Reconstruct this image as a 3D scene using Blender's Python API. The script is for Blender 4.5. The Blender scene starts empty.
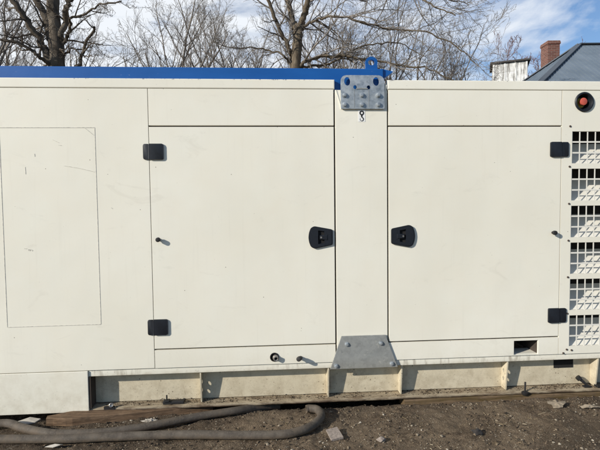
import bpy, bmesh, math, random
from mathutils import Vector, Matrix, noise
C = bpy.context.scene.collection
R = math.radians
random.seed(7)

# ------------------------------------------------------------------ helpers
def new_bm(): return bmesh.new()

def add_box(bm, x0, x1, y0, y1, z0, z1, bev=0.0, seg=2):
    vs = [bm.verts.new((x, y, z)) for x in (x0, x1) for y in (y0, y1) for z in (z0, z1)]
    idx = [(0, 1, 3, 2), (4, 6, 7, 5), (0, 4, 5, 1), (2, 3, 7, 6), (0, 2, 6, 4), (1, 5, 7, 3)]
    fs = [bm.faces.new([vs[i] for i in f]) for f in idx]
    if bev > 0:
        es = set(e for f in fs for e in f.edges)
        bmesh.ops.bevel(bm, geom=list(es), offset=bev, segments=seg, affect='EDGES', profile=0.6)
    return bm

def frame_from_dir(d):
    d = Vector(d).normalized()
    a = Vector((0, 0, 1)) if abs(d.z) < 0.9 else Vector((1, 0, 0))
    u = d.cross(a).normalized(); v = d.cross(u).normalized()
    return d, u, v

def add_cyl(bm, p0, p1, r0, r1=None, n=20, cap=True, bev=0.0):
    r1 = r0 if r1 is None else r1
    p0 = Vector(p0); p1 = Vector(p1)
    d, u, v = frame_from_dir(p1 - p0)
    rings = []
    L = (p1 - p0).length
    prof = [(0, r0), (L, r1)]
    if bev > 0:
        prof = [(0, r0), (L - bev, r1), (L - bev * 0.3, r1 - bev * 0.3), (L, r1 - bev)]
    for t, r in prof:
        rings.append([bm.verts.new(p0 + d * t + (u * math.cos(2 * math.pi * i / n) + v * math.sin(2 * math.pi * i / n)) * r) for i in range(n)])
    for a, b in zip(rings, rings[1:]):
        for i in range(n):
            bm.faces.new((a[i], a[(i + 1) % n], b[(i + 1) % n], b[i]))
    if cap:
        bm.faces.new(rings[0]); bm.faces.new(rings[-1])

def add_lathe(bm, origin, axis, prof, n=32, close=False):
    o = Vector(origin); d, u, v = frame_from_dir(axis)
    rings = [[bm.verts.new(o + d * h + (u * math.cos(2 * math.pi * i / n) + v * math.sin(2 * math.pi * i / n)) * max(r, 1e-4)) for i in range(n)] for r, h in prof]
    for a, b in zip(rings, rings[1:]):
        for i in range(n):
            bm.faces.new((a[i], a[(i + 1) % n], b[(i + 1) % n], b[i]))
    if close:
        bm.faces.new(rings[-1]); bm.faces.new(rings[0])

def add_prism(bm, poly, y0, y1, bev=0.0):
    """poly = (x, z) outline in the front plane, extruded in y."""
    a = [bm.verts.new((x, y0, z)) for x, z in poly]
    b = [bm.verts.new((x, y1, z)) for x, z in poly]
    n = len(poly)
    fs = [bm.faces.new(a), bm.faces.new(b[::-1])]
    for i in range(n):
        fs.append(bm.faces.new((a[i], b[i], b[(i + 1) % n], a[(i + 1) % n])))
    if bev > 0:
        bmesh.ops.bevel(bm, geom=list(fs[0].edges), offset=bev, segments=2, affect='EDGES', profile=0.6)

def add_plate(bm, outer, holes, y0, y1, mapf=None):
    """flat plate with real holes; outer and holes are (x, z) loops."""
    mapf = mapf or (lambda x, y, z: (x, y, z))
    t = bmesh.new(); es = []
    for loop in [outer] + holes:
        vs = [t.verts.new((x, 0, z)) for x, z in loop]
        for i in range(len(vs)): es.append(t.edges.new((vs[i], vs[(i + 1) % len(vs)])))
    bmesh.ops.triangle_fill(t, use_beauty=True, use_dissolve=False, edges=es, normal=(0, -1, 0))
    t.verts.index_update()
    fr = [bm.verts.new(mapf(v.co.x, y0, v.co.z)) for v in t.verts]
    bk = [bm.verts.new(mapf(v.co.x, y1, v.co.z)) for v in t.verts]
    for f in t.faces:
        ids = [v.index for v in f.verts]
        bm.faces.new([fr[i] for i in ids]); bm.faces.new([bk[i] for i in reversed(ids)])
    k = 0
    for loop in [outer] + holes:
        m = len(loop)
        for i in range(m):
            p, q = k + i, k + (i + 1) % m
            bm.faces.new((fr[p], bk[p], bk[q], fr[q]))
        k += m
    t.free()

def circle(cx, cz, rx, rz=None, n=24):
    rz = rz or rx
    return [(cx + rx * math.cos(2 * math.pi * i / n), cz + rz * math.sin(2 * math.pi * i / n)) for i in range(n)]

def round_poly(pts, radii, n=5):
    """polygon with rounded corners"""
    out = []; m = len(pts)
    for i in range(m):
        p = Vector(pts[i]); a = Vector(pts[i - 1]); b = Vector(pts[(i + 1) % m]); r = radii[i]
        if r <= 0: out.append(tuple(p)); continue
        u = (a - p).normalized(); v = (b - p).normalized()
        p0 = p + u * r; p1 = p + v * r
        for k in range(n + 1):
            t = k / n
            q = p0 * (1 - t) ** 2 + p * 2 * t * (1 - t) + p1 * t * t
            out.append((q.x, q.y))
    return out

def obj(name, bm, mat, parent=None, smooth=None, origin=None):
    bmesh.ops.recalc_face_normals(bm, faces=bm.faces)
    me = bpy.data.meshes.new(name)
    bm.to_mesh(me); bm.free()
    o = bpy.data.objects.new(name, me); C.objects.link(o)
    if origin is not None:
        me.transform(Matrix.Translation(-Vector(origin))); o.location = origin
    me.materials.append(mat)
    if smooth is not None:
        me.polygons.foreach_set('use_smooth', [True] * len(me.polygons))
        if smooth < 180:
            me.set_sharp_from_angle(angle=R(smooth))
    if parent is not None:
        o.parent = parent
        off = Vector((0, 0, 0)); p = parent
        while p is not None: off += Vector(p.location); p = p.parent
        if origin is None: me.transform(Matrix.Translation(-off))
        else: o.location = Vector(origin) - off
    return o

def thing(name, label, cat, loc, group=None):
    o = bpy.data.objects.new(name, None); C.objects.link(o); o.location = loc
    o.empty_display_size = 0.2
    tag(o, label, cat, group); return o

def tag(o, label, cat, group=None):
    o['label'] = label; o['category'] = cat
    if group: o['group'] = group
    return o

# ------------------------------------------------------------------ materials
class NT:
    def __init__(s, name):
        s.m = bpy.data.materials.new(name); s.m.use_nodes = True
        s.t = s.m.node_tree; s.b = s.t.nodes['Principled BSDF']
        s.geo = s.t.nodes.new('ShaderNodeNewGeometry')
        s.pos = s.geo.outputs['Position']
    def n(s, typ, **kw):
        nd = s.t.nodes.new(typ)
        for k, v in kw.items(): setattr(nd, k, v)
        return nd
    def l(s, a, b): s.t.links.new(a, b)
    def setin(s, sock, val):
        if hasattr(val, 'is_linked') or isinstance(val, bpy.types.NodeSocket): s.l(val, sock)
        else: sock.default_value = val
    def scaled(s, sc, src=None):
        mp = s.n('ShaderNodeMapping'); mp.inputs['Scale'].default_value = sc
        s.l(src or s.pos, mp.inputs['Vector']); return mp.outputs['Vector']
    def noise(s, scale, detail=4, rough=0.55, vec=None, dist=0.0):
        nd = s.n('ShaderNodeTexNoise'); nd.inputs['Scale'].default_value = scale
        nd.inputs['Detail'].default_value = detail; nd.inputs['Roughness'].default_value = rough
        nd.inputs['Distortion'].default_value = dist
        s.l(vec or s.pos, nd.inputs['Vector']); return nd.outputs['Fac']
    def voro(s, scale, vec=None, feature='F1'):
        nd = s.n('ShaderNodeTexVoronoi', feature=feature); nd.inputs['Scale'].default_value = scale
        s.l(vec or s.pos, nd.inputs['Vector']); return nd
    def ramp(s, fac, a, b, c0=0.0, c1=1.0):
        nd = s.n('ShaderNodeMapRange'); s.l(fac, nd.inputs['Value'])
        nd.inputs['From Min'].default_value = a; nd.inputs['From Max'].default_value = b
        nd.inputs['To Min'].default_value = c0; nd.inputs['To Max'].default_value = c1
        return nd.outputs['Result']
    def math(s, op, a, b=0.0):
        nd = s.n('ShaderNodeMath', operation=op); s.setin(nd.inputs[0], a); s.setin(nd.inputs[1], b)
        return nd.outputs[0]
    def mix(s, fac, a, b, typ='MIX'):
        nd = s.n('ShaderNodeMix', data_type='RGBA', blend_type=typ)
        s.setin(nd.inputs[0], fac)
        for i, v in ((6, a), (7, b)):
            if isinstance(v, tuple): nd.inputs[i].default_value = (*v, 1)
            else: s.l(v, nd.inputs[i])
        return nd.outputs[2]
    def bump(s, h, strength=0.3, dist=0.01):
        nd = s.n('ShaderNodeBump'); nd.inputs['Strength'].default_value = strength
        nd.inputs['Distance'].default_value = dist; s.l(h, nd.inputs['Height'])
        s.l(nd.outputs[0], s.b.inputs['Normal'])
    def z(s):
        nd = s.n('ShaderNodeSeparateXYZ'); s.l(s.pos, nd.inputs[0]); return nd.outputs[2]
    def done(s, col, rough=0.5, metal=0.0, spec=0.5):
        s.setin(s.b.inputs['Base Color'], (*col, 1) if isinstance(col, tuple) else col)
        s.setin(s.b.inputs['Roughness'], rough); s.b.inputs['Metallic'].default_value = metal
        s.b.inputs['Specular IOR Level'].default_value = spec
        return s.m

def plain(name, col, rough=0.5, metal=0.0, var=0.15, scale=30, bump=0.0):
    k = NT(name); f = k.noise(scale, 5)
    c = k.mix(k.ramp(f, 0.3, 0.7), tuple(x * (1 - var) for x in col), tuple(min(1, x * (1 + var)) for x in col))
    if bump: k.bump(f, bump, 0.005)
    return k.done(c, rough, metal)

CREAM = (0.835, 0.800, 0.690)
def paint(name, base=CREAM, dirt=0.0, low=(0.33, 0.10), rust=0.0):
    k = NT(name)
    big = k.noise(1.3, 3, 0.5); med = k.noise(7.0, 5, 0.6)
    c = k.mix(k.ramp(big, 0.35, 0.65), (base[0] * 0.925, base[1] * 0.92, base[2] * 0.90), base)
    c = k.mix(k.ramp(k.noise(2.7, 4, 0.6), 0.45, 0.7, 0, 0.5), c, (base[0] * 0.955, base[1] * 0.97, base[2] * 0.965))
    c = k.mix(k.ramp(med, 0.35, 0.75, 0, 0.35), c, (base[0] * 0.93, base[1] * 0.90, base[2] * 0.85))
    # faint dust run down the sheet
    st = k.noise(1.0, 4, 0.6, k.scaled((38, 38, 1.6)))
    c = k.mix(k.ramp(st, 0.58, 0.80, 0, 0.13), c, (0.52, 0.48, 0.39))
    # scuffed patches and greyish wipes
    sc = k.noise(3.2, 6, 0.7, k.scaled((1, 1, 2.2)), 1.5)
    c = k.mix(k.ramp(sc, 0.60, 0.70, 0, 0.16), c, (0.50, 0.46, 0.38))
    # chips and specks
    v = k.voro(17.0); keep = k.noise(5.0, 2)
    sp = k.math('MULTIPLY', k.ramp(v.outputs['Distance'], 0.055, 0.035), k.ramp(keep, 0.55, 0.58))
    c = k.mix(k.math('MULTIPLY', sp, 0.8), c, (0.16, 0.12, 0.08))
    v2 = k.voro(60.0, k.scaled((1, 1, 0.55))); keep2 = k.noise(9.0, 2)
    sp2 = k.math('MULTIPLY', k.ramp(v2.outputs['Distance'], 0.12, 0.06), k.ramp(keep2, 0.60, 0.66))
    c = k.mix(k.math('MULTIPLY', sp2, 0.35), c, (0.25, 0.2, 0.14))
    z = k.z()
    # grime that thickens towards the ground
    g = k.ramp(z, low[0], low[1]); gn = k.noise(14.0, 7, 0.7)
    gf = k.math('MULTIPLY', k.ramp(gn, 0.42, 0.75, 0.0, 1.0), g)
    c = k.mix(k.math('MULTIPLY', gf, 0.35 + dirt * 0.5), c, (0.33, 0.27, 0.18))
    c = k.mix(k.math('MULTIPLY', g, 0.12 + dirt * 0.22), c, (0.42, 0.36, 0.25))
    if dirt > 0:
        ds = k.noise(70.0, 4, 0.7)
        c = k.mix(k.ramp(ds, 0.60, 0.72, 0, 0.55 * dirt), c, (0.12, 0.09, 0.06))
        v3 = k.voro(38.0); k3 = k.noise(6.0, 3)
        c = k.mix(k.math('MULTIPLY', k.ramp(v3.outputs['Distance'], 0.16, 0.08), k.ramp(k3, 0.47, 0.56, 0, 0.75 * dirt)), c, (0.09, 0.06, 0.04))
    if rust > 0:
        rn = k.noise(16.0, 8, 0.78, k.scaled((0.4, 1.6, 1.4)))
        c = k.mix(k.ramp(rn, 0.52 - 0.08 * rust, 0.60, 0, 0.9), c, k.mix(k.noise(60.0, 3), (0.060, 0.038, 0.022), (0.20, 0.14, 0.085)))
    if rust > 0:
        c = k.mix(k.math('MULTIPLY', k.ramp(z, 0.039, 0.029), k.ramp(k.noise(20.0, 4, 0.7, k.scaled((0.5, 1, 1))), 0.38, 0.52, 0.25, 0.95)), c, (0.055, 0.034, 0.02))
    if dirt == 0:
        ch = k.math('MULTIPLY', k.ramp(z, 1.9655, 1.9715), k.math('MULTIPLY', k.ramp(k.noise(55.0, 4, 0.7), 0.56, 0.60), k.ramp(k.noise(1.7, 3), 0.48, 0.54)))
        c = k.mix(k.math('MULTIPLY', ch, 0.8), c, (0.10, 0.11, 0.14))
    if dirt > 1.1:
        bl = k.math('MULTIPLY', k.ramp(k.noise(9.0, 7, 0.72), 0.52, 0.68, 0, 0.55), k.ramp(k.noise(2.3, 2), 0.40, 0.60, 0.25, 1.0))
        c = k.mix(bl, c, (0.25, 0.185, 0.115))
        c = k.mix(k.ramp(k.noise(210.0, 3, 0.6), 0.60, 0.70, 0, 0.5), c, (0.17, 0.13, 0.09))
    wav = k.noise(2.4, 2, 0.4); fine = k.noise(420.0, 2)
    h = k.math('ADD', k.math('MULTIPLY', wav, 1.0), k.math('MULTIPLY', fine, 0.01))
    k.bump(h, 0.4, 0.014)
    return k.done(c, k.ramp(med, 0.3, 0.7, 0.42, 0.58), 0, 0.35)

M = {}
M['cream'] = paint('cream_paint')
M['cream_low'] = paint('cream_paint_lower', dirt=0.18, low=(0.36, 0.02))
def flange_mat():
    m = paint('cream_flange', dirt=0.5, low=(0.262, 0.236)); t = m.node_tree; b = t.nodes['Principled BSDF']
    src = b.inputs['Base Color'].links[0].from_socket
    g = [n for n in t.nodes if n.type == 'NEW_GEOMETRY'][0]
    mp = t.nodes.new('ShaderNodeMapping'); mp.inputs['Scale'].default_value = (42, 20, 9); t.links.new(g.outputs['Position'], mp.inputs[0])
    n1 = t.nodes.new('ShaderNodeTexNoise'); n1.inputs['Scale'].default_value = 1; n1.inputs['Detail'].default_value = 4; t.links.new(mp.outputs[0], n1.inputs[0])
    n2 = t.nodes.new('ShaderNodeTexNoise'); n2.inputs['Scale'].default_value = 2.2; t.links.new(g.outputs['Position'], n2.inputs[0])
    a = t.nodes.new('ShaderNodeMapRange'); a.inputs[1].default_value = 0.48; a.inputs[2].default_value = 0.62; t.links.new(n1.outputs['Fac'], a.inputs[0])
    c = t.nodes.new('ShaderNodeMapRange'); c.inputs[1].default_value = 0.48; c.inputs[2].default_value = 0.62; t.links.new(n2.outputs['Fac'], c.inputs[0])
    k = t.nodes.new('ShaderNodeMath'); k.operation = 'MULTIPLY'; t.links.new(a.outputs[0], k.inputs[0]); t.links.new(c.outputs[0], k.inputs[1])
    k2 = t.nodes.new('ShaderNodeMath'); k2.operation = 'MULTIPLY'; t.links.new(k.outputs[0], k2.inputs[0]); k2.inputs[1].default_value = 0.5
    mx = t.nodes.new('ShaderNodeMix'); mx.data_type = 'RGBA'; t.links.new(k2.outputs[0], mx.inputs[0]); t.links.new(src, mx.inputs[6]); mx.inputs[7].default_value = (0.20, 0.16, 0.11, 1)
    t.links.new(mx.outputs[2], b.inputs['Base Color']); return m
M['flange'] = flange_mat()
M['skid'] = paint('cream_skid', base=(0.70, 0.625, 0.475), dirt=1.25, low=(0.30, 0.04))
M['ledge'] = paint('rusty_ledge', base=(0.36, 0.29, 0.20), dirt=1.2, low=(0.2, 0.0), rust=1.0)
M['gap'] = plain('shadow_gap', (0.055, 0.042, 0.032), 0.9)
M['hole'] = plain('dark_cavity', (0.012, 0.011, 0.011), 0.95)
M['line'] = plain('score_line', (0.56, 0.535, 0.465), 0.8, var=0.3, scale=60)
M['crease'] = plain('fold_shade', (0.50, 0.47, 0.40), 0.7, var=0.2)
M['black'] = plain('black_plastic', (0.007, 0.009, 0.014), 0.5, var=0.25, scale=80)
M['rubber'] = plain('black_rubber', (0.012, 0.011, 0.011), 0.65)
M['red'] = plain('red_button', (0.55, 0.10, 0.065), 0.4, var=0.1)
M['yellow'] = plain('yellow_ring', (0.55, 0.36, 0.03), 0.5)
M['steel'] = plain('worn_steel', (0.42, 0.39, 0.35), 0.42, 0.8, 0.25, 90)
M['sticker'] = plain('white_sticker', (0.82, 0.81, 0.78), 0.4, var=0.03)
M['ink'] = plain('black_ink', (0.012, 0.012, 0.013), 0.6)
M['slat'] = plain('cream_slat', (0.74, 0.71, 0.63), 0.5, var=0.05, scale=6)
M['soil_lump'] = plain('dry_soil', (0.10, 0.075, 0.05), 0.95, var=0.4, scale=70, bump=0.6)

def blue():
    k = NT('blue_paint'); f = k.noise(3.0, 5, 0.6, k.scaled((1, 1, 5)))
    c = k.mix(k.ramp(f, 0.3, 0.7), (0.004, 0.075, 0.28), (0.007, 0.092, 0.33))
    sc = k.noise(40.0, 6, 0.7); sel = k.noise(2.0, 2)
    c = k.mix(k.math('MULTIPLY', k.ramp(sc, 0.62, 0.70), k.ramp(sel, 0.52, 0.62, 0, 0.5)), c, (0.30, 0.34, 0.40))
    k.bump(k.noise(3.5, 3), 0.2, 0.01)
    return k.done(c, 0.42, 0, 0.4)
M['blue'] = blue()

def galv():
    k = NT('galvanised_steel')
    v = k.voro(75.0); f = k.noise(25.0, 6, 0.65)
    vs = k.n('ShaderNodeSeparateColor'); k.l(v.outputs['Color'], vs.inputs[0])
    c = k.mix(k.ramp(vs.outputs[0], 0, 1, 0, 1), (0.23, 0.26, 0.28), (0.40, 0.43, 0.45))
    c = k.mix(k.ramp(f, 0.35, 0.75), c, (0.50, 0.53, 0.54))
    c = k.mix(k.ramp(k.noise(7.0, 5, 0.7), 0.58, 0.72, 0, 0.6), c, (0.19, 0.20, 0.20))
    k.bump(f, 0.15, 0.003)
    return k.done(c, k.ramp(f, 0.3, 0.7, 0.38, 0.6), 0.55, 0.5)
M['galv'] = galv()
def galv_dull():
    k = NT('dull_zinc_plate')
    v = k.voro(55.0); f = k.noise(18.0, 6, 0.65)
    vs = k.n('ShaderNodeSeparateColor'); k.l(v.outputs['Color'], vs.inputs[0])
    c = k.mix(vs.outputs[0], (0.235, 0.24, 0.23), (0.315, 0.32, 0.305))
    c = k.mix(k.ramp(f, 0.35, 0.75), c, (0.35, 0.355, 0.335))
    c = k.mix(k.ramp(k.noise(45.0, 5, 0.7), 0.60, 0.70, 0, 0.6), c, (0.55, 0.53, 0.47))
    c = k.mix(k.ramp(k.z(), 0.31, 0.22, 0, 0.35), c, (0.30, 0.27, 0.20))
    k.bump(f, 0.12, 0.003)
    return k.done(c, 0.6, 0.25, 0.4)
M['galv2'] = galv_dull()

def ground_mat():
    k = NT('dark_soil')
    a = k.noise(3.0, 6, 0.65); b = k.noise(26.0, 8, 0.75); d = k.noise(110.0, 6, 0.75)
    c = k.mix(k.ramp(b, 0.32, 0.68), (0.056, 0.039, 0.026), (0.32, 0.238, 0.16))
    c = k.mix(k.ramp(a, 0.40, 0.60, 0, 0.8), c, (0.30, 0.228, 0.155))
    c = k.mix(k.ramp(d, 0.52, 0.68, 0, 0.9), c, (0.030, 0.023, 0.018))
    c = k.mix(k.ramp(k.noise(1.1, 4, 0.6), 0.44, 0.58, 0.55, 0), c, (0.055, 0.042, 0.031))
    v = k.voro(75.0); vs = k.n('ShaderNodeSeparateColor'); k.l(v.outputs['Color'], vs.inputs[0])
    fl = k.math('MULTIPLY', k.ramp(v.outputs['Distance'], 0.34, 0.22), k.ramp(vs.outputs[0], 0.84, 0.88, 0, 0.9))
    c = k.mix(fl, c, (0.50, 0.44, 0.34))
    v2 = k.voro(190.0); vs2 = k.n('ShaderNodeSeparateColor'); k.l(v2.outputs['Color'], vs2.inputs[0])
    c = k.mix(k.math('MULTIPLY', k.ramp(v2.outputs['Distance'], 0.38, 0.25), k.ramp(vs2.outputs[0], 0.80, 0.84, 0, 0.85)), c, (0.46, 0.39, 0.29))
    h = k.math('ADD', k.math('MULTIPLY', b, 1.0), k.math('MULTIPLY', d, 0.5))
    h = k.math('SUBTRACT', h, k.math('MULTIPLY', v2.outputs['Distance'], 0.25))
    k.bump(h, 1.0, 0.035)
    return k.done(c, 0.95, 0, 0.15)
M['ground'] = ground_mat()

def island(name, cols, rough=0.9, nscale=150):
    """each loose piece of the mesh gets its own tone"""
    k = NT(name); r = k.n('ShaderNodeValToRGB'); e = r.color_ramp.elements
    k.l(k.geo.outputs['Random Per Island'], r.inputs[0])
    for i, (p, c) in enumerate(cols):
        el = e[i] if i < 2 else e.new(p)
        el.position = p; el.color = (*c, 1)
    f = k.noise(nscale, 3)
    c = k.mix(k.ramp(f, 0.3, 0.7, 0, 0.5), r.outputs[0], (0.06, 0.045, 0.03))
    return k.done(c, rough, 0, 0.2)
M['gravel'] = island('gravel_mix', [(0, (0.045, 0.032, 0.022)), (1, (0.50, 0.45, 0.36)), (0.45, (0.12, 0.088, 0.06)), (0.80, (0.22, 0.17, 0.115)), (0.94, (0.33, 0.28, 0.21))])
M['crumb'] = island('dark_crumbs', [(0, (0.022, 0.016, 0.011)), (1, (0.20, 0.15, 0.10)), (0.6, (0.048, 0.033, 0.021)), (0.9, (0.10, 0.07, 0.045))])
M['straw'] = island('straw_mix', [(0, (0.20, 0.15, 0.08)), (1, (0.55, 0.47, 0.34)), (0.5, (0.36, 0.28, 0.17))])

def wood(name, c0, c1):
    k = NT(name); f = k.noise(1.0, 6, 0.65, k.scaled((5, 40, 60)), 0.6); g = k.noise(30.0, 5)
    c = k.mix(k.ramp(f, 0.32, 0.68), c0, c1)
    c = k.mix(k.ramp(g, 0.5, 0.75, 0, 0.6), c, (0.07, 0.05, 0.035))
    k.bump(f, 0.6, 0.008)
    return k.done(c, 0.85, 0, 0.2)
M['wood'] = wood('weathered_board', (0.085, 0.052, 0.030), (0.25, 0.165, 0.10))
M['wood2'] = wood('old_sleeper', (0.075, 0.05, 0.016), (0.19, 0.13, 0.08))

def hose_mat():
    k = NT('dusty_rubber'); f = k.noise(18.0, 6, 0.7); g = k.noise(120.0, 4)
    c = k.mix(k.ramp(f, 0.35, 0.7), (0.058, 0.047, 0.037), (0.118, 0.098, 0.077))
    c = k.mix(k.ramp(g, 0.55, 0.7, 0, 0.6), c, (0.15, 0.125, 0.098))
    c = k.mix(k.math('MULTIPLY', k.ramp(k.z(), 0.030, 0.008), k.ramp(k.noise(35.0, 5, 0.7), 0.40, 0.60, 0.2, 0.95)), c, (0.15, 0.11, 0.075))
    c = k.mix(k.math('MULTIPLY', k.ramp(k.noise(7.0, 6, 0.75), 0.52, 0.66, 0, 0.75), 1.0), c, (0.125, 0.096, 0.068))
    k.bump(f, 0.4, 0.006)
    return k.done(c, 0.75, 0, 0.3)
M['hose'] = hose_mat()

def bark(name, c0, c1, c2):
    k = NT(name); f = k.noise(1.0, 7, 0.7, k.scaled((16, 16, 3.0)), 0.5); g = k.noise(2.5, 4)
    c = k.mix(k.ramp(f, 0.35, 0.65), c0, c1)
    c = k.mix(k.ramp(g, 0.5, 0.7, 0, 0.7), c, c2)
    k.bump(f, 0.6, 0.04)
    return k.done(c, 0.9, 0, 0.15)
M['bark_dark'] = bark('dark_bark', (0.045, 0.038, 0.030), (0.145, 0.120, 0.094), (0.20, 0.168, 0.13))
M['bark_pale'] = bark('pale_bark', (0.06, 0.046, 0.033), (0.21, 0.17, 0.12), (0.27, 0.22, 0.155))
M['twig'] = bark('grey_twigs', (0.13, 0.116, 0.102), (0.33, 0.295, 0.26), (0.25, 0.218, 0.185))
M['twig_dark'] = bark('dark_twigs', (0.055, 0.046, 0.038), (0.16, 0.135, 0.11), (0.18, 0.15, 0.12))
M['twig_brown'] = bark('brown_twigs', (0.115, 0.094, 0.078), (0.28, 0.235, 0.195), (0.21, 0.172, 0.14))
M['twig_red'] = bark('reddish_twigs', (0.14, 0.07, 0.062), (0.27, 0.16, 0.14), (0.2, 0.12, 0.1))

def roof_mat():
    k = NT('blue_grey_sheet_roof')
    f = k.noise(1.2, 5, 0.6); s = k.noise(1.0, 5, 0.6, k.scaled((6, 6, 0.8)))
    c = k.mix(k.ramp(f, 0.3, 0.7), (0.13, 0.165, 0.20), (0.185, 0.225, 0.265))
    c = k.mix(k.ramp(s, 0.55, 0.75, 0, 0.5), c, (0.21, 0.235, 0.255))
    return k.done(c, 0.55, 0.1, 0.4)
M['roof'] = roof_mat()
def brick_mat():
    k = NT('red_brick'); tc = k.n('ShaderNodeTexCoord')
    sx = k.n('ShaderNodeSeparateXYZ'); k.l(tc.outputs['Object'], sx.inputs[0])
    cb = k.n('ShaderNodeCombineXYZ'); k.l(k.math('ADD', sx.outputs[0], sx.outputs[1]), cb.inputs[0]); k.l(sx.outputs[2], cb.inputs[1])
    b = k.n('ShaderNodeTexBrick'); k.l(cb.outputs[0], b.inputs['Vector'])
    b.inputs['Scale'].default_value = 1.0; b.inputs['Brick Width'].default_value = 0.26; b.inputs['Row Height'].default_value = 0.085
    b.inputs['Mortar Size'].default_value = 0.009
    b.inputs['Color1'].default_value = (0.12, 0.042, 0.03, 1); b.inputs['Color2'].default_value = (0.19, 0.075, 0.052, 1); b.inputs['Mortar'].default_value = (0.22, 0.17, 0.14, 1)
    f = k.noise(5.0, 6, 0.7)
    c = k.mix(k.ramp(f, 0.45, 0.75, 0, 0.7), b.outputs['Color'], (0.12, 0.06, 0.045))
    return k.done(c, 0.9)
M['brick'] = brick_mat()
def tower_mat():
    k = NT('peeling_whitewash')
    s = k.noise(1.0, 6, 0.7, k.scaled((7, 7, 0.9))); f = k.noise(2.6, 7, 0.75)
    c = k.mix(k.ramp(f, 0.4, 0.6), (0.80, 0.79, 0.76), (0.55, 0.54, 0.51))
    c = k.mix(k.ramp(s, 0.47, 0.60, 0, 0.9), c, (0.15, 0.14, 0.125))
    k.bump(f, 0.5, 0.03)
    return k.done(c, 0.9)
M['tower'] = tower_mat()
M['felt'] = plain('roofing_felt', (0.055, 0.05, 0.048), 0.9)
M['wall'] = plain('yellow_render', (0.42, 0.37, 0.27), 0.9, var=0.12, scale=2)
M['glass'] = plain('dark_window', (0.03, 0.035, 0.04), 0.1)
M['leaf'] = plain('dry_leaf', (0.235, 0.19, 0.135), 0.8, var=0.3, scale=40)
M['paper'] = plain('dirty_paper', (0.40, 0.365, 0.31), 0.8, var=0.15, scale=40)
M['tile'] = plain('grey_brown_shard', (0.235, 0.195, 0.165), 0.85, var=0.3, scale=90, bump=0.4)
M['clod'] = plain('dark_clod', (0.03, 0.026, 0.024), 0.95, var=0.3, scale=60, bump=0.6)

# ------------------------------------------------------------------ camera
f_px = 470.0
yaw, pitch, roll = R(3.93567), R(2.74415), R(-0.66172)
fwd = Vector((math.sin(yaw) * math.cos(pitch), math.cos(yaw) * math.cos(pitch), -math.sin(pitch)))
rgt = Vector((math.cos(yaw), -math.sin(yaw), 0)); up = rgt.cross(fwd)
r2 = rgt * math.cos(roll) + up * math.sin(roll); u2 = -rgt * math.sin(roll) + up * math.cos(roll)
cd = bpy.data.cameras.new('camera'); cam = bpy.data.objects.new('camera', cd); C.objects.link(cam)
cd.sensor_width = 36; cd.lens = 36 * f_px / 600; cd.clip_end = 2000; cd.clip_start = 0.05
m = Matrix((r2, u2, -fwd)).transposed().to_4x4(); m.translation = (0, -2.8, 1.25)
cam.matrix_world = m
bpy.context.scene.camera = cam

# ------------------------------------------------------------------ light and sky
sc = bpy.context.scene
sc.view_settings.view_transform = 'Standard'; sc.view_settings.look = 'None'; sc.view_settings.exposure = 0
sun_to = Vector((-1.70, -1.0, 0.85)).normalized()
sl = bpy.data.lights.new('sun', 'SUN'); so = bpy.data.objects.new('sun', sl); C.objects.link(so)
sl.energy = 5.0; sl.angle = R(0.8); sl.color = (1.0, 0.945, 0.85)
so.rotation_euler = (-sun_to).to_track_quat('-Z', 'Y').to_euler()
so.location = sun_to * 20
w = bpy.data.worlds.new('World'); sc.world = w; w.use_nodes = True
t = w.node_tree; bg = t.nodes['Background']
sky = t.nodes.new('ShaderNodeTexSky'); sky.sky_type = 'NISHITA'; sky.sun_disc = False
sky.sun_elevation = math.asin(sun_to.z); sky.sun_rotation = math.atan2(sun_to.x, sun_to.y)
sky.air_density = 1.15; sky.dust_density = 0.2; sky.ozone_density = 2.5
tc = t.nodes.new('ShaderNodeTexCoord')
def wn(scale, vecscale, loc, detail, rough, dist=0.0):
    mp = t.nodes.new('ShaderNodeMapping'); mp.inputs['Scale'].default_value = vecscale; mp.inputs['Location'].default_value = loc
    t.links.new(tc.outputs['Generated'], mp.inputs[0])
    nn = t.nodes.new('ShaderNodeTexNoise'); nn.inputs['Scale'].default_value = scale; nn.inputs['Detail'].default_value = detail
    nn.inputs['Roughness'].default_value = rough; nn.inputs['Distortion'].default_value = dist
    t.links.new(mp.outputs[0], nn.inputs[0]); return nn.outputs['Fac']
def wmath(op, a, b):
    nd = t.nodes.new('ShaderNodeMath'); nd.operation = op
    for i, v in enumerate((a, b)):
        if isinstance(v, (int, float)): nd.inputs[i].default_value = v
        else: t.links.new(v, nd.inputs[i])
    return nd.outputs[0]
def wramp(v, a, b, c=0.0, d=1.0):
    nd = t.nodes.new('ShaderNodeMapRange'); t.links.new(v, nd.inputs[0])
    nd.inputs[1].default_value = a; nd.inputs[2].default_value = b; nd.inputs[3].default_value = c; nd.inputs[4].default_value = d
    return nd.outputs[0]
n1 = wn(3.6, (1, 1, 3.2), (0.4, 0.2, 0.1), 8, 0.58, 0.7)
n2 = wn(9.0, (1, 1, 2.6), (2.4, 1.2, 0.7), 8, 0.6, 0.4)
sp = t.nodes.new('ShaderNodeSeparateXYZ'); t.links.new(tc.outputs['Generated'], sp.inputs[0])
bias = wramp(sp.outputs[0], -0.5, 0.62, 0.20, -0.075)            # hazier cloud on the western side
cl = wmath('ADD', wmath('ADD', wmath('MULTIPLY', n1, 0.7), wmath('MULTIPLY', n2, 0.3)), bias)
cf = wmath('MULTIPLY', wramp(cl, 0.40, 0.62, 0.04, 0.97), wramp(sp.outputs[1], -0.45, 0.35, 0.12, 1.0))
mx = t.nodes.new('ShaderNodeMix'); mx.data_type = 'RGBA'
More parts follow.
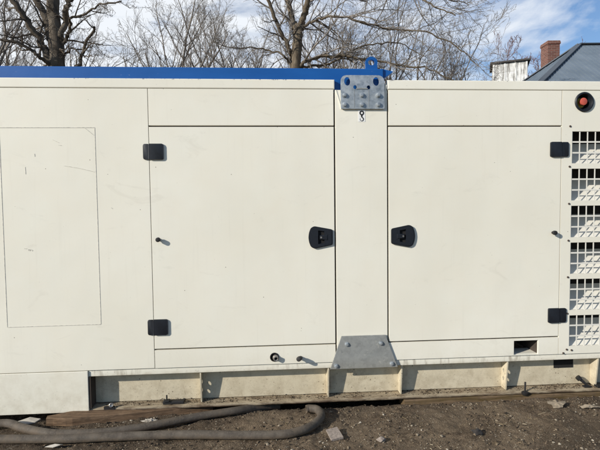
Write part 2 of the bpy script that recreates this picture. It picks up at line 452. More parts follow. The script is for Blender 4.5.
tint = t.nodes.new('ShaderNodeMix'); tint.data_type = 'RGBA'; tint.blend_type = 'MULTIPLY'; tint.inputs[0].default_value = 1.0
t.links.new(sky.outputs[0], tint.inputs[6]); tint.inputs[7].default_value = (0.84, 1.02, 1.24, 1)
t.links.new(cf, mx.inputs[0]); t.links.new(tint.outputs[2], mx.inputs[6]); mx.inputs[7].default_value = (9.4, 9.8, 10.3, 1)
t.links.new(mx.outputs[2], bg.inputs[0]); bg.inputs[1].default_value = 0.098

# ------------------------------------------------------------------ ground
def axis(lo, hi, step, far):
    n = int(round((hi - lo) / step)); a = [lo + step * i for i in range(n + 1)]
    s = step; L = []; x = lo
    while x > -far: s *= 1.35; x -= s; L.append(x)
    s = step; Rr = []; x = hi
    while x < far: s *= 1.35; x += s; Rr.append(x)
    return L[::-1] + a + Rr
def fbm(x, y, s, o=4): return noise.fractal(Vector((x * s, y * s, 3.3)), 0.75, 2.1, o)
def ground_z(x, y):
    near = max(0.0, 1 - max(abs(x) - 4, 0) / 6) * max(0.0, 1 - max(abs(y) - 3, 0) / 6)
    z = 0.010 * fbm(x, y, 2.2) + near * (0.0075 * fbm(x + 9, y, 9, 4) + 0.0062 * fbm(x, y + 5, 36, 4))
    if 0.0 < y < 1.9:                                             # hollow under the machine
        z -= 0.06 * min(1, y / 0.10) * min(1, (1.9 - y) / 0.2)
    return z - 0.004
def ground_sheet():
    xs = axis(-2.0, 2.7, 0.0115, 700); ys = axis(-0.85, 0.25, 0.0115, 700)
    vs = [(x, y, ground_z(x, y)) for y in ys for x in xs]
    nx = len(xs)
    fs = [(j * nx + i, j * nx + i + 1, (j + 1) * nx + i + 1, (j + 1) * nx + i) for j in range(len(ys) - 1) for i in range(nx - 1)]
    me = bpy.data.meshes.new('ground'); me.from_pydata(vs, [], fs); me.materials.append(M['ground'])
    me.polygons.foreach_set('use_smooth', [True] * len(me.polygons))
    o = bpy.data.objects.new('ground', me); C.objects.link(o); o['kind'] = 'structure'
ground_sheet()

ICO = None
def ico():
    global ICO
    if ICO is None:
        b = bmesh.new(); bmesh.ops.create_icosphere(b, subdivisions=1, radius=1)
        b.verts.ensure_lookup_table(); ICO = ([v.co.copy() for v in b.verts], [[v.index for v in f.verts] for f in b.faces]); b.free()
    return ICO
def add_stone(V, F, p, s, rng):
    vs, fs = ico(); k = len(V); rot = Matrix.Rotation(rng.random() * 6.28, 3, 'Z') @ Matrix.Rotation(rng.random() * 0.6, 3, 'X')
    sx, sy, sz = s * rng.uniform(0.7, 1.4), s * rng.uniform(0.7, 1.2), s * rng.uniform(0.4, 0.85)
    for v in vs:
        q = rot @ Vector((v.x * sx * rng.uniform(.75, 1.2), v.y * sy * rng.uniform(.75, 1.2), v.z * sz * rng.uniform(.75, 1.2)))
        V.append((p[0] + q.x, p[1] + q.y, p[2] + q.z))
    F.extend([[a + k for a in f] for f in fs])
def raw(name, V, F, mat, smooth=False):
    me = bpy.data.meshes.new(name); me.from_pydata(V, [], F); me.materials.append(mat)
    if smooth: me.polygons.foreach_set('use_smooth', [True] * len(me.polygons))
    o = bpy.data.objects.new(name, me); C.objects.link(o); return o
rng = random.Random(3)
V, F = [], []
for i in range(19000):
    x = rng.uniform(-1.95, 2.5); y = rng.uniform(-0.85, 0.02)
    if fbm(x, y, 3.0) < -0.25 + 0.5 * rng.random() - 0.25: continue
    s = 0.0014 + 0.0075 * rng.random() ** 6
    add_stone(V, F, (x, y, ground_z(x, y) + s * 0.2), s, rng)
o = raw('gravel', V, F, M['gravel']); o['kind'] = 'stuff'
tag(o, 'small pale and dark pebbles and crumbs strewn over the bare soil', 'gravel')
V, F = [], []
for i in range(420):                                             # bits of straw and dry grass
    x = rng.uniform(-1.9, 2.4); y = rng.uniform(-0.8, 0.0); a = rng.uniform(0, 3.14); L = rng.uniform(0.006, 0.026) * (1 if rng.random() < .93 else 2.6); wd = rng.uniform(0.0005, 0.0012)
    k = len(V); bend = rng.uniform(-0.25, 0.25)
    for j in range(4):
        tt = j / 3 - 0.5; px = x + math.cos(a + bend * tt) * L * tt; py = y + math.sin(a + bend * tt) * L * tt
        pz = ground_z(px, py) + 0.003 + rng.uniform(0, 0.004)
        nx_, ny_ = -math.sin(a) * wd, math.cos(a) * wd
        V += [(px + nx_, py + ny_, pz), (px - nx_, py - ny_, pz), (px, py, pz + wd * 1.4)]
    for j in range(3):
        for q in range(3):
            F.append((k + j * 3 + q, k + j * 3 + (q + 1) % 3, k + j * 3 + 3 + (q + 1) % 3, k + j * 3 + 3 + q))
o = raw('straw_litter', V, F, M['straw']); o['kind'] = 'stuff'
tag(o, 'scattered bits of pale straw and dry stalks on the soil', 'straw')

# ------------------------------------------------------------------ the generator enclosure
XL, XR, DEPTH, TOP = -2.25, 3.05, 1.55, 1.974
gen = thing('generator_enclosure', 'long cream steel generator housing with two doors, louvred end and blue roof cover', 'generator', (0.4, 0.75, 0.03))
def part(name, bm, mat, parent=gen, smooth=None, label=None):
    o = obj(name, bm, mat, parent, smooth)
    if label: o['label'] = label
    return o
# inner carcass, dark behind the panel gaps
bm = new_bm()
add_plate(bm, [(XL + 0.03, 0.278), (1.86, 0.278), (1.86, 1.90), (XL + 0.03, 1.90)], [[(1.518, 0.2795), (1.688, 0.2795), (1.688, 0.376), (1.518, 0.376)]], 0.024, 0.05)
part('inner_frame', bm, M['gap'])
bm = new_bm(); add_box(bm, XL + 0.05, XR - 0.05, 0.36, 0.40, 0.28, 1.90); part('inner_bulkhead', bm, M['hole'])
# panels
bm = new_bm(); add_box(bm, XL, -0.6817, 0, 0.022, 0.277, 1.917, 0.002)
sp_l = part('side_panel', bm, M['cream'])
bm = new_bm()                                                     # score line left by a plate that was there
def strip(bm, pts, w, y0=-0.0012, y1=0.0006):
    for (x0, z0), (x1, z1) in zip(pts, pts[1:]):
        d = Vector((x1 - x0, z1 - z0)); n = Vector((-d.y, d.x)).normalized() * w / 2
        add_prism(bm, [(x0 + n.x, z0 + n.y), (x1 + n.x, z1 + n.y), (x1 - n.x, z1 - n.y), (x0 - n.x, z0 - n.y)], y0, y1)
strip(bm, [(-1.512, 0.548), (-1.512, 1.694)], 0.0028); strip(bm, [(-1.510, 1.694), (-0.986, 1.694)], 0.0036)
strip(bm, [(-0.984, 1.694), (-0.984, 0.550)], 0.0028); strip(bm, [(-1.510, 0.548), (-0.986, 0.550)], 0.0034)
part('score_line', bm, M['line'], sp_l)
for pts, w_ in (([(-1.04, 1.692), (-0.99, 1.65)], .0028), ([(-1.16, 1.476), (-1.08, 1.462), (-0.992, 1.440)], .002), ([(-1.22, 1.625), (-1.185, 1.607)], .002), ([(-1.19, 1.595), (-1.172, 1.592)], .002),
                ([(-1.377, 1.47), (-1.376, 1.43)], .0022), ([(-1.323, 1.545), (-1.322, 1.53)], .004), ([(-1.40, 1.003), (-1.385, 1.002)], .003), ([(-1.378, 0.995), (-1.366, 0.993)], .009), ([(-1.362, 0.996), (-1.354, 0.990)], .006), ([(-0.905, 1.232), (-0.897, 1.227)], .003)):
    bm = new_bm(); strip(bm, pts, w_); part('scratch', bm, M['line'], sp_l)
def flush(name, x0, x1, z0, z1, mat='cream', bev=0.0022):
    bm = new_bm(); add_box(bm, x0, x1, 0, 0.022, z0, z1, bev); return part(name, bm, M[mat])
flush('upper_panel', -0.6788, 0.4005, 1.7055, 1.917)
flush('upper_panel', 0.7315, 1.8128, 1.7055, 1.917)
dl = flush('door', -0.6788, 0.4005, 0.3925, 1.6975)
dr = flush('door', 0.7315, 1.8128, 0.3925, 1.6975)
sill_l = None
# sills, the left one drilled for the pipe stub, the right one cut for the fork pocket
bm = new_bm(); add_plate(bm, [(-0.6788, 0.277), (0.4005, 0.277), (0.4005, 0.3845), (-0.6788, 0.3845)], [circle(0.029, 0.320, 0.027)], 0, 0.02)
sill_l = part('sill', bm, M['cream_low'])
bm = new_bm(); add_plate(bm, [(0.7315, 0.277), (1.8128, 0.277), (1.8128, 0.3845), (0.7315, 0.3845)], [[(1.524, 0.281), (1.682, 0.281), (1.682, 0.371), (1.524, 0.371)]], 0, 0.012)
sill_r = part('sill', bm, M['cream_low'])
def tray(bm, x0, x1, y0, y1, z0, z1, th=0.004):
    add_box(bm, x0 - th, x0, y0, y1, z0 - th, z1 + th); add_box(bm, x1, x1 + th, y0, y1, z0 - th, z1 + th)
    add_box(bm, x0, x1, y0, y1, z0 - th, z0); add_box(bm, x0, x1, y0, y1, z1, z1 + th)
bm = new_bm()
add_box(bm, 1.5235, 1.6825, 0.0125, 0.125, 0.2795, 0.283)
part('fork_pocket', bm, M['cream_low'], sill_r)
bm = new_bm()
for x0, x1 in ((1.5195, 1.5230), (1.6830, 1.6865)): add_box(bm, x0, x1, 0.0125, 0.30, 0.2795, 0.375)
add_box(bm, 1.5235, 1.6825, 0.0125, 0.30, 0.3715, 0.375)
part('pocket_shade', bm, M['gap'], sill_r)  # sides and top coloured dark to paint in the shade inside the pocket
# pillar between the doors
bm = new_bm(); add_box(bm, 0.4095, 0.7225, 0, 0.022, 0.277, 1.914, 0.002)
pil = part('pillar', bm, M['cream'])
for q in ([(0.414, 1.914), (0.447, 1.803)], [(0.718, 1.945), (0.698, 1.803)]):
    bm = new_bm(); strip(bm, q, 0.006, -0.003, 0.0006); part('corner_flap', bm, M['cream'], pil)
# sticker with the crane-hook sign
bm = new_bm(); add_prism(bm, [(0.548, 1.727), (0.590, 1.727), (0.590, 1.800), (0.548, 1.800)], -0.0012, 0.0004)
stk = part('hook_sticker', bm, M['sticker'], pil)
bm = new_bm()
def ring_arc(bm, cx, cz, r, wd, a0, a1, y0, y1, n=18, taper=False):
    L = []
    for i in range(n + 1):
        a = R(a0 + (a1 - a0) * i / n); w_ = wd * (1 - 0.75 * i / n if taper else 1)
        L.append(((cx + (r + w_ / 2) * math.cos(a), cz + (r + w_ / 2) * math.sin(a)), (cx + (r - w_ / 2) * math.cos(a), cz + (r - w_ / 2) * math.sin(a))))
    for (a, b), (c, d) in zip(L, L[1:]): add_prism(bm, [a, c, d, b], y0, y1)
ring_arc(bm, 0.569, 1.779, 0.0105, 0.0075, 0, 360, -0.0024, -0.0014)
add_prism(bm, [(0.563, 1.768), (0.575, 1.768), (0.572, 1.752), (0.566, 1.752)], -0.0022, -0.0014)
ring_arc(bm, 0.569, 1.742, 0.0100, 0.0065, 75, -215, -0.0024, -0.0014, taper=True)
part('hook_symbol', bm, M['ink'], stk)
# louvred panel, right end
gx0, gp, gb = 1.887, 0.0507, 0.0072
ncol = 19; gx1 = gx0 + ncol * gp - gb
holes = [circle(1.955, 1.848, 0.052, n=40)]
zrows = []
for g in range(6):
    zt = 1.665 - 0.2295 * g
    for r_ in range(3):
        z1 = zt - r_ * 0.0665; z0 = z1 - 0.0555
        for c_ in range(ncol):
            x0 = gx0 + c_ * gp; holes.append([(x0, z0), (x0 + gp - gb, z0), (x0 + gp - gb, z1), (x0, z1)])
    zrows.append(zt)
bm = new_bm(); add_plate(bm, [(1.8157, 0.277), (XR, 0.277), (XR, 1.917), (1.8157, 1.917)], holes[:1] + [[(gx0 - .004, z - 0.1925), (gx1 + .004, z - 0.1925), (gx1 + .004, z + .004), (gx0 - .004, z + .004)] for z in zrows], 0, 0.018)
lv = part('louver_panel', bm, M['cream'])
for z in zrows:
    bm = new_bm()
    for c_ in range(ncol + 1):
        x = gx0 - gb + c_ * gp; add_box(bm, x + 0.0002, x + gb, 0.0030, 0.0048, z - 0.1925, z + 0.004)
    for r_ in range(1, 3):
        zz = z - r_ * 0.0665; add_box(bm, gx0 - .004, gx1 + .004, 0.0024, 0.0054, zz + 0.001, zz + 0.0102)
    part('grille', bm, M['slat'], lv)
    bm = new_bm()
    vs = [(gx0 - .006, .019, z - .194), (gx1 + .006, .019, z - .194), (gx1 + .006, .155, z - .055), (gx0 - .006, .155, z - .055)]
    a = [bm.verts.new(p) for p in vs]; b = [bm.verts.new((p[0], p[1] + 0.002, p[2] - 0.0025)) for p in vs]
    bm.faces.new(a); bm.faces.new(b[::-1])
    for i in range(4): bm.faces.new((a[i], b[i], b[(i + 1) % 4], a[(i + 1) % 4]))
    # end cheeks
    add_box(bm, gx0 - .009, gx0 - .0065, 0.019, 0.157, z - .196, z + .01); add_box(bm, gx1 + .0065, gx1 + .009, 0.019, 0.157, z - .196, z + .01)
    part('louver_slat', bm, M['slat'], lv)
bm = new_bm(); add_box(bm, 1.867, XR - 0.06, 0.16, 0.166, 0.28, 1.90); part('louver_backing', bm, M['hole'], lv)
first = None
for k_, z in enumerate([1.700] + [zz - 0.2125 for zz in zrows] + [0.30]):
    for x in ([1.868, 2.95] if k_ < 7 else [1.90, 1.846]):
        p = (x, 0, z if not (x == 1.846) else 0.283)
        if first is None:
            bm = new_bm(); add_cyl(bm, (p[0], 0.001, p[2]), (p[0], -0.005, p[2]), 0.0062, n=12, bev=0.002)
            first = obj('screw', bm, M['steel'], lv, 40, origin=p)
        else:
            o = first.copy(); C.objects.link(o); o.location = Vector(p) - Vector(gen.location); 
M['screw_dark'] = plain('dark_screw', (0.10, 0.075, 0.06), 0.6, 0.4)
first.data.materials[0] = M['screw_dark']
# emergency stop
bm = new_bm()
add_lathe(bm, (1.955, 0, 1.848), (0, -1, 0), [(0.050, -0.002), (0.060, -0.001), (0.0605, 0.006), (0.057, 0.010), (0.050, 0.010), (0.047, 0.004), (0.042, -0.03), (0.038, -0.045), (0.0, -0.047)], 40)
es = part('emergency_stop', bm, M['black'], lv, 40)
bm = new_bm(); add_lathe(bm, (1.955, 0, 1.848), (0, -1, 0), [(0.030, -0.0465), (0.030, -0.036), (0.027, -0.033), (0.0, -0.033)], 28)
part('button_ring', bm, M['yellow'], es, 40)
bm = new_bm(); add_lathe(bm, (1.955, 0, 1.852), (0, -1, 0), [(0.013, -0.034), (0.013, -0.016), (0.0225, -0.012), (0.0235, -0.006), (0.0220, -0.001), (0.013, 0.0015), (0.0, 0.002)], 28)
part('red_button', bm, M['red'], es, 50)
# top trims
for x0, x1 in ((XL, 0.4065), (0.7265, XR)):
    bm = new_bm(); add_prism(bm, [(x0, 1.9195), (x1, 1.9195), (x1, TOP), (x0, TOP)], -0.004, 0.03, 0.005)
    tt = part('top_trim', bm, M['cream'])
    bm = new_bm(); add_box(bm, x0, x1, 0.002, 0.012, 1.9155, 1.921); part('trim_crease', bm, M['crease'], tt)
# roof, rear and ends
bm = new_bm(); add_box(bm, XL, XR, 0.032, DEPTH, 1.90, 1.9605, 0.004); part('roof', bm, M['cream'])
bm = new_bm(); add_box(bm, XL, XR, DEPTH - 0.02, DEPTH + 0.002, 0.236, 1.899, 0.002); part('rear_panel', bm, M['cream'])
for x0, x1 in ((XL, XL + 0.02), (XR - 0.02, XR)):
    bm = new_bm(); add_box(bm, x0 + 0.001, x1 - 0.001, 0.023, DEPTH - 0.021, 0.28, 1.899, 0.002); part('end_panel', bm, M['cream'])
# blue raised roof cover
BX = 0.717
bm = new_bm(); add_prism(bm, [(XL + 0.1, 1.962), (BX, 1.962), (BX, 2.058), (XL + 0.1, 2.058)], 0.062, 1.35, 0.006)
bc = part('roof_cover', bm, M['blue'])
bm = new_bm(); add_box(bm, 0.409, BX - 0.004, 0.0225, 0.0312, 1.880, 1.9615); add_box(bm, 0.409, BX - 0.004, 0.0225, 0.0615, 1.9625, 1.985)
part('cover_apron', bm, M['blue'], bc)
bm = new_bm(); add_prism(bm, [(BX + 0.001, 2.060), (BX + 0.066, 2.046), (BX + 0.054, 2.036), (BX + 0.001, 2.000)], 0.075, 0.14, 0.003)
part('end_lip', bm, M['blue'], bc)
bm = new_bm()
out = [(0.613, 2.060)] + [(0.650 + 0.038 * math.cos(R(a)), 2.103 + 0.036 * math.sin(R(a))) for a in range(200, -21, -20)] + [(0.687, 2.060)]
add_plate(bm, out, [circle(0.650, 2.103, 0.021, 0.017)], 0.090, 0.108)
part('lifting_eye', bm, M['blue'], bc, 40)
# galvanised lifting plate
bm = new_bm()
lp_out = round_poly([(0.443, 1.801), (0.705, 1.801), (0.705, 2.001), (0.443, 2.001)], [0.006, 0.006, 0.042, 0.042], 8)
zf = 1.926
def bend(x, y, z): return (x, y + max(0.0, z - zf) * 0.16, z)
lp_h = [circle(0.482, 1.963, 0.0185, 0.026), circle(0.655, 1.963, 0.0185, 0.026), circle(0.528, 1.928, 0.011, 0.012), circle(0.609, 1.927, 0.011, 0.012)]
add_plate(bm, lp_out, lp_h, -0.014, -0.006, bend)
lp = part('lifting_plate', bm, M['galv'], gen)
bm = new_bm(); add_box(bm, 0.447, 0.520, -0.0058, 0.0008, 1.806, 1.914); add_box(bm, 0.523, 0.607, -0.0058, 0.0008, 1.806, 1.914); add_box(bm, 0.610, 0.701, -0.0058, 0.0008, 1.806, 1.914)
part('spacer', bm, M['galv2'], lp)
bm = new_bm(); add_box(bm, 0.535, 0.603, -0.0175, -0.0142, 1.9165, 1.9225, 0.001); add_box(bm, 0.5225, 0.5245, -0.0152, -0.0142, 1.806, 1.916); add_box(bm, 0.6085, 0.6105, -0.0152, -0.0142, 1.806, 1.916)
part('weld_seam', bm, M['galv2'], lp)
def bolt_bm(p, r=0.0125, h=0.012):
    bm = new_bm()
    add_cyl(bm, p, (p[0], p[1] - 0.003, p[2]), r * 1.25, n=20)
    add_cyl(bm, (p[0], p[1] - 0.0031, p[2]), (p[0], p[1] - h, p[2]), r, n=6 if r > .011 else 16, bev=0.002)
    return bm
bolt0 = None
for x in (0.464, 0.567, 0.666):
    for z in (1.881, 1.826):
        p = (x, -0.014, z)
        if bolt0 is None: bolt0 = obj('bolt', bolt_bm(p), M['galv'], lp, 35, origin=p)
        else: o = bolt0.copy(); C.objects.link(o); o.location = Vector(p) - Vector(gen.location)
# trapezoid bracket over the sill
bm = new_bm(); add_prism(bm, [(0.366, 0.236), (0.783, 0.236), (0.708, 0.437), (0.436, 0.437)], -0.011, -0.005, 0.0015)
br = part('bracket_plate', bm, M['galv2'])
bm = new_bm(); add_prism(bm, [(0.400, 0.240), (0.748, 0.240), (0.690, 0.420), (0.455, 0.420)], -0.0048, -0.0002)
part('packing_plate', bm, M['galv2'], br)
bolt1 = None
for p in ((0.468, -0.011, 0.387), (0.678, -0.011, 0.387), (0.402, -0.011, 0.256), (0.745, -0.011, 0.258)):
    if bolt1 is None: bolt1 = obj('bolt', bolt_bm(p, 0.0115, 0.010), M['galv'], br, 35, origin=p)
    else: o = bolt1.copy(); C.objects.link(o); o.location = Vector(p) - Vector(gen.location)
# pipe stub and drain nipple in the left sill
bm = new_bm(); add_lathe(bm, (0.029, 0.021, 0.320), (0, -1, 0), [(0.0265, 0.0), (0.0265, 0.021), (0.0275, 0.024), (0.0225, 0.024), (0.0220, 0.002)], 28)
ps = part('pipe_stub', bm, M['rubber'], sill_l, 40)
bm = new_bm()
add_lathe(bm, (0.033, 0.021, 0.319), (0.1, -1, -0.05), [(0.0165, 0), (0.0165, 0.022), (0.0185, 0.022), (0.0185, 0.031), (0.0145, 0.031)] + [(0.0145 + (0.0012 if i % 2 else 0), 0.031 + i * 0.003) for i in range(1, 6)] + [(0.011, 0.047), (0.009, 0.046), (0.0085, 0.01)], 24)
part('threaded_fitting', bm, M['steel'], sill_l, 30)
bm = new_bm(); add_cyl(bm, (0.187, 0.0, 0.310), (0.178, -0.030, 0.315), 0.0115, n=20); add_cyl(bm, (0.178, -0.0301, 0.315), (0.171, -0.052, 0.319), 0.0145, n=20, bev=0.003)
part('drain_nipple', bm, M['rubber'], sill_l, 35)
# ---- door furniture
def hinge(d, x0, x1, xk, z0, z1, side):
    cz = (z0 + z1) / 2
    bm = new_bm()
    a, b = (x0, xk - 0.004) if side < 0 else (xk + 0.004, x1)
    c, e = (xk + 0.002, x1) if side < 0 else (x0, xk - 0.002)
    rr = 0.010
    add_prism(bm, round_poly([(a, z0 + .001), (b, z0 + .001), (b, z1 - .001), (a, z1 - .001)], [rr if side < 0 else 0.002, 0.002 if side < 0 else rr, 0.002 if side < 0 else rr, rr if side < 0 else 0.002]), -0.008, 0.0003, 0.003)
    add_prism(bm, round_poly([(c, z0), (e, z0), (e, z1), (c, z1)], [0.002 if side < 0 else rr, rr if side < 0 else 0.002, rr if side < 0 else 0.002, 0.002 if side < 0 else rr]), -0.011, 0.0003, 0.0035)
    add_cyl(bm, (xk, -0.0035, z0 + 0.003), (xk, -0.0035, z1 - 0.003), 0.0062, n=16)
    o = part('hinge', bm, M['black'], d, 35); return o
for z0, z1 in ((1.508, 1.600), (0.477, 0.570)): hinge(dl, -0.714, -0.598, -0.680, z0, z1, -1)
for z0, z1 in ((1.512, 1.604), (0.479, 0.571)): hinge(dr, 1.741, 1.858, 1.814, z0, z1, 1)
def handle(d, cx, cz, s):
    """s=-1: the broad rounded end points left"""
    bm = new_bm()
    pts = [(0.073, -0.046), (0.073, 0.046), (-0.040, 0.068), (-0.060, 0.055), (-0.070, 0.028), (-0.0735, 0.0), (-0.070, -0.028), (-0.060, -0.055), (-0.040, -0.068)]
    ol = round_poly(pts, [0.012, 0.012, 0.012, 0.008, 0.01, 0.01, 0.01, 0.008, 0.012], 4)
    mp = lambda L: [(cx - s * -1 * x * 1.0, cz + z) for x, z in L]
    mp = lambda L: [(cx + x * (1 if s < 0 else -1), cz + z) for x, z in L]
    pocket = [(-0.016, -0.040), (0.022, -0.034), (0.022, 0.036), (-0.016, 0.042)]
    add_plate(bm, mp(ol), [mp(pocket)], -0.011, 0.0003)
    inner = mp([(x * 0.90, z * 0.90) for x, z in ol]); add_plate(bm, inner, [mp(pocket)], -0.0135, -0.0111)
    h = part('handle', bm, M['black'], d, 35)
    bm = new_bm(); add_prism(bm, mp([(-0.018, -0.042), (0.024, -0.036), (0.024, 0.038), (-0.018, 0.044)]), -0.0018, -0.0006)
    part('handle_pocket', bm, M['hole'], h)
    bm = new_bm(); add_prism(bm, mp([(-0.006, -0.012), (0.040, -0.016), (0.040, 0.016), (-0.006, 0.012)]), -0.0165, -0.004, 0.003)
    q = mp([(0.002, 0.0)])[0]
    part('latch_lever', bm, M['black'], h)
    bm = new_bm(); add_cyl(bm, (q[0], -0.0161, q[1]), (q[0], -0.0185, q[1]), 0.0055, n=16)
    part('lock_cylinder', bm, M['steel'], h)
    return h
handle(dl, 0.3155, 1.040, -1); handle(dr, 0.818, 1.0395, 1)
def stop(d, x, z):
    bm = new_bm(); add_cyl(bm, (x, 0, z), (x, -0.016, z), 0.0085, 0.0085, n=16); add_cyl(bm, (x, -0.0161, z), (x, -0.032, z), 0.0135, n=20, bev=0.003)
    part('door_stop', bm, M['rubber'], d, 35)
stop(dl, -0.638, 1.043); stop(dr, 1.766, 1.045)
# ---- base skid
bm = new_bm()
BXL = -1.068                                                      # right face of the closed box at the left end
add_box(bm, BXL + 0.001, XR, 0.085, 0.097, 0.050, 0.2375)         # web
sk = part('base_skid', bm, M['skid'])
bm = new_bm(); add_box(bm, BXL + 0.001, XR, 0.008, 0.150, 0.238, 0.2735, 0.003); part('top_flange', bm, M['flange'], sk)
bm = new_bm()
N = 220; xs = [BXL + 0.001 + (XR - BXL - 0.001) * i / N for i in range(N + 1)]
prev = None
for x in xs:                                                      # bottom flange, dented and worn along its front lip
    w1 = 0.004 * noise.noise(Vector((x * 9, 0, 0))) + 0.003 * noise.noise(Vector((x * 31, 4, 0)))
    ring = [bm.verts.new(p) for p in ((x, 0.010 + w1, 0.024), (x, 0.007 + w1, 0.029), (x, 0.010 + w1, 0.040 + w1 * 0.8), (x, 0.02, 0.0435 + w1 * .5), (x, 0.150, 0.0470), (x, 0.150, 0.024))]
    if prev:
        for i in range(6): bm.faces.new((prev[i], ring[i], ring[(i + 1) % 6], prev[(i + 1) % 6]))
    else: bm.faces.new(ring)
    prev = ring
bm.faces.new(prev[::-1])
part('bottom_flange', bm, M['ledge'], sk, 40)
def gusset(x, holes):
    bm = new_bm()
    mp = lambda a, y, z: (x + y, a, z)
    hs = [circle(0.058, 0.165, 0.008, 0.013, 14), circle(0.062, 0.112, 0.008, 0.012, 14)] if holes else []
    add_plate(bm, [(0.034, 0.0475), (0.0848, 0.0475), (0.0848, 0.2375), (0.014, 0.2375), (0.014, 0.222)], hs, -0.004, 0.004, mp)
    part('gusset', bm, M['skid'], sk)
for x, h in ((-0.417, True), (0.358, False), (0.815, False), (1.493, True), (2.090, False), (2.70, True)): gusset(x, h)
bm = new_bm(); add_box(bm, XL, BXL, -0.002, 0.15, 0.030, 0.2735, 0.003); part('corner_box', bm, M['cream_low'], sk)
bm = new_bm(); add_box(bm, BXL + 0.0005, BXL + 0.012, 0.004, 0.084, 0.048, 0.2372); part('box_seam', bm, M['gap'], sk)
bm = new_bm(); add_box(bm, XL, XR, DEPTH - 0.05, DEPTH - 0.002, 0.033, 0.234, 0.003); part('rear_beam', bm, M['skid'], sk)
bm = new_bm(); add_box(bm, 1.838, 1.968, 0.0815, 0.0845, 0.158, 0.215); part('vent_dark_block', bm, M['hole'], sk)  # solid black block on the web, painting the darkness of a vent hole
# small hardware standing on the ledge
bm = new_bm(); add_box(bm, -0.985, -0.925, 0.0045, 0.020, 0.026, 0.052); part('ledge_dark_block', bm, M['hole'], sk)  # nothing is cut here; a black block paints the dark gap in the lip
bm = new_bm(); add_lathe(bm, (-0.945, 0.014, 0.060), (0.35, -1, 0.25), [(0.0, 0.0), (0.013, 0.0), (0.013, 0.012), (0.010, 0.014), (0.006, 0.012), (0.0, 0.012)], 20)
part('drain_plug', bm, M['steel'], sk, 40)
bm = new_bm()
add_box(bm, -0.645, -0.520, 0.020, 0.055, 0.045, 0.063, 0.004); add_cyl(bm, (-0.622, 0.03, 0.06), (-0.622, 0.028, 0.100), 0.0045, n=10); add_box(bm, -0.64, -0.605, 0.012, 0.04, 0.0635, 0.072, 0.003)
part('clamp', bm, M['rubber'], sk)
bm = new_bm()
add_cyl(bm, (1.603, 0.006, 0.042), (1.603, 0.004, 0.105), 0.0055, n=12, bev=0.002)
add_lathe(bm, (1.603, 0.008, 0.028), (0, 0, 1), [(0.006, -0.012), (0.016, -0.008), (0.022, 0.004), (0.023, 0.012), (0.010, 0.016), (0.006, 0.018)], 20)
part('locking_pin', bm, M['rubber'], sk, 40)
bm = new_bm()
add_cyl(bm, (1.985, 0.05, 0.100), (2.035, 0.03, 0.053), 0.011, 0.007, n=12); add_cyl(bm, (1.978, 0.052, 0.106), (1.992, 0.046, 0.091), 0.016, n=14); add_box(bm, 2.005, 2.055, 0.02, 0.045, 0.045, 0.055, 0.003)
part('shackle_pin', bm, M['rubber'], sk, 40)
bm = new_bm(); add_box(bm, 2.085, 2.20, 0.010, 0.045, 0.045, 0.060, 0.004); part('clamp', bm, M['rubber'], sk)
# soil that has collected on the ledge
V, F = [], []
spots = [(-0.86, .10, .5), (-0.60, .16, 1.3), (-0.30, .14, .6), (0.05, .16, .7), (0.22, .10, .5), (0.55, .14, .7), (0.98, .14, .9), (1.25, .2, .6), (1.70, .16, .6), (1.88, .10, .9), (2.2, .2, .8)]
for i in range(4200):
    x0, sd, dn = rng.choice(spots); x = rng.gauss(x0, sd)
    if x < BXL + 0.02 or x > 2.9 or rng.random() > dn: continue
    y = 0.018 + 0.066 * rng.random() ** 0.8; s = 0.0010 + 0.0036 * rng.random() ** 4
    pile = 0.014 * dn * math.exp(-((x - x0) / sd) ** 2) * (y / 0.085)
    add_stone(V, F, (x, y, 0.0440 + s * 0.2 + pile * rng.random()), s, rng)
o = raw('soil_crumbs', V, F, M['crumb']); o['kind'] = 'stuff'
tag(o, 'crumbs of soil and rust collected on the lower ledge of the base', 'soil crumbs')

# ------------------------------------------------------------------ things on the ground
def catmull(pts, n=10):
    P = [Vector(p) for p in pts]; P = [P[0] * 2 - P[1]] + P + [P[-1] * 2 - P[-2]]
    out = []
    for i in range(1, len(P) - 2):
        for k in range(n):
            t_ = k / n; a, b, c, d = P[i - 1], P[i], P[i + 1], P[i + 2]
            out.append(0.5 * ((2 * b) + (c - a) * t_ + (2 * a - 5 * b + 4 * c - d) * t_ ** 2 + (3 * b - a - 3 * c + d) * t_ ** 3))
    out.append(P[-2]); return out
def hose(name, pts, r, label):
    path = catmull(pts, 12); bm = new_bm(); n = 22; prev = None; u = None
    for i, p in enumerate(path):
        d = (path[min(i + 1, len(path) - 1)] - path[max(i - 1, 0)]).normalized()
        u = d.cross(Vector((0, 0, 1))).normalized(); v = u.cross(d)
        rr = r * (1 + 0.05 * noise.noise(p * 9) + 0.02 * noise.noise(p * 30))
        ring = [bm.verts.new(p + (u * math.cos(2 * math.pi * k / n) + v * math.sin(2 * math.pi * k / n) * 0.94) * rr) for k in range(n)]
        if prev:
            for k in range(n): bm.faces.new((prev[k], prev[(k + 1) % n], ring[(k + 1) % n], ring[k]))
        else: first_ring = ring
        prev = ring; last_d = d
    for ring, s in ((first_ring, -1), (prev, 1)):                  # open pipe ends with a wall thickness
        c = sum((q.co for q in ring), Vector()) / n; dd = (path[1] - path[0]).normalized() * -1 if s < 0 else last_d
        r1 = [bm.verts.new(c + (q.co - c) * 0.72) for q in ring]; r2_ = [bm.verts.new(c + (q.co - c) * 0.70 - dd * 0.06) for q in ring]
        for k in range(n):
            bm.faces.new((ring[k], ring[(k + 1) % n], r1[(k + 1) % n], r1[k])); bm.faces.new((r1[k], r1[(k + 1) % n], r2_[(k + 1) % n], r2_[k]))
        bm.faces.new(r2_)
    p0 = path[0]
    o = obj(name, bm, M['hose'], None, 60, origin=(p0.x, p0.y, 0)); return tag(o, label, 'hose', None)
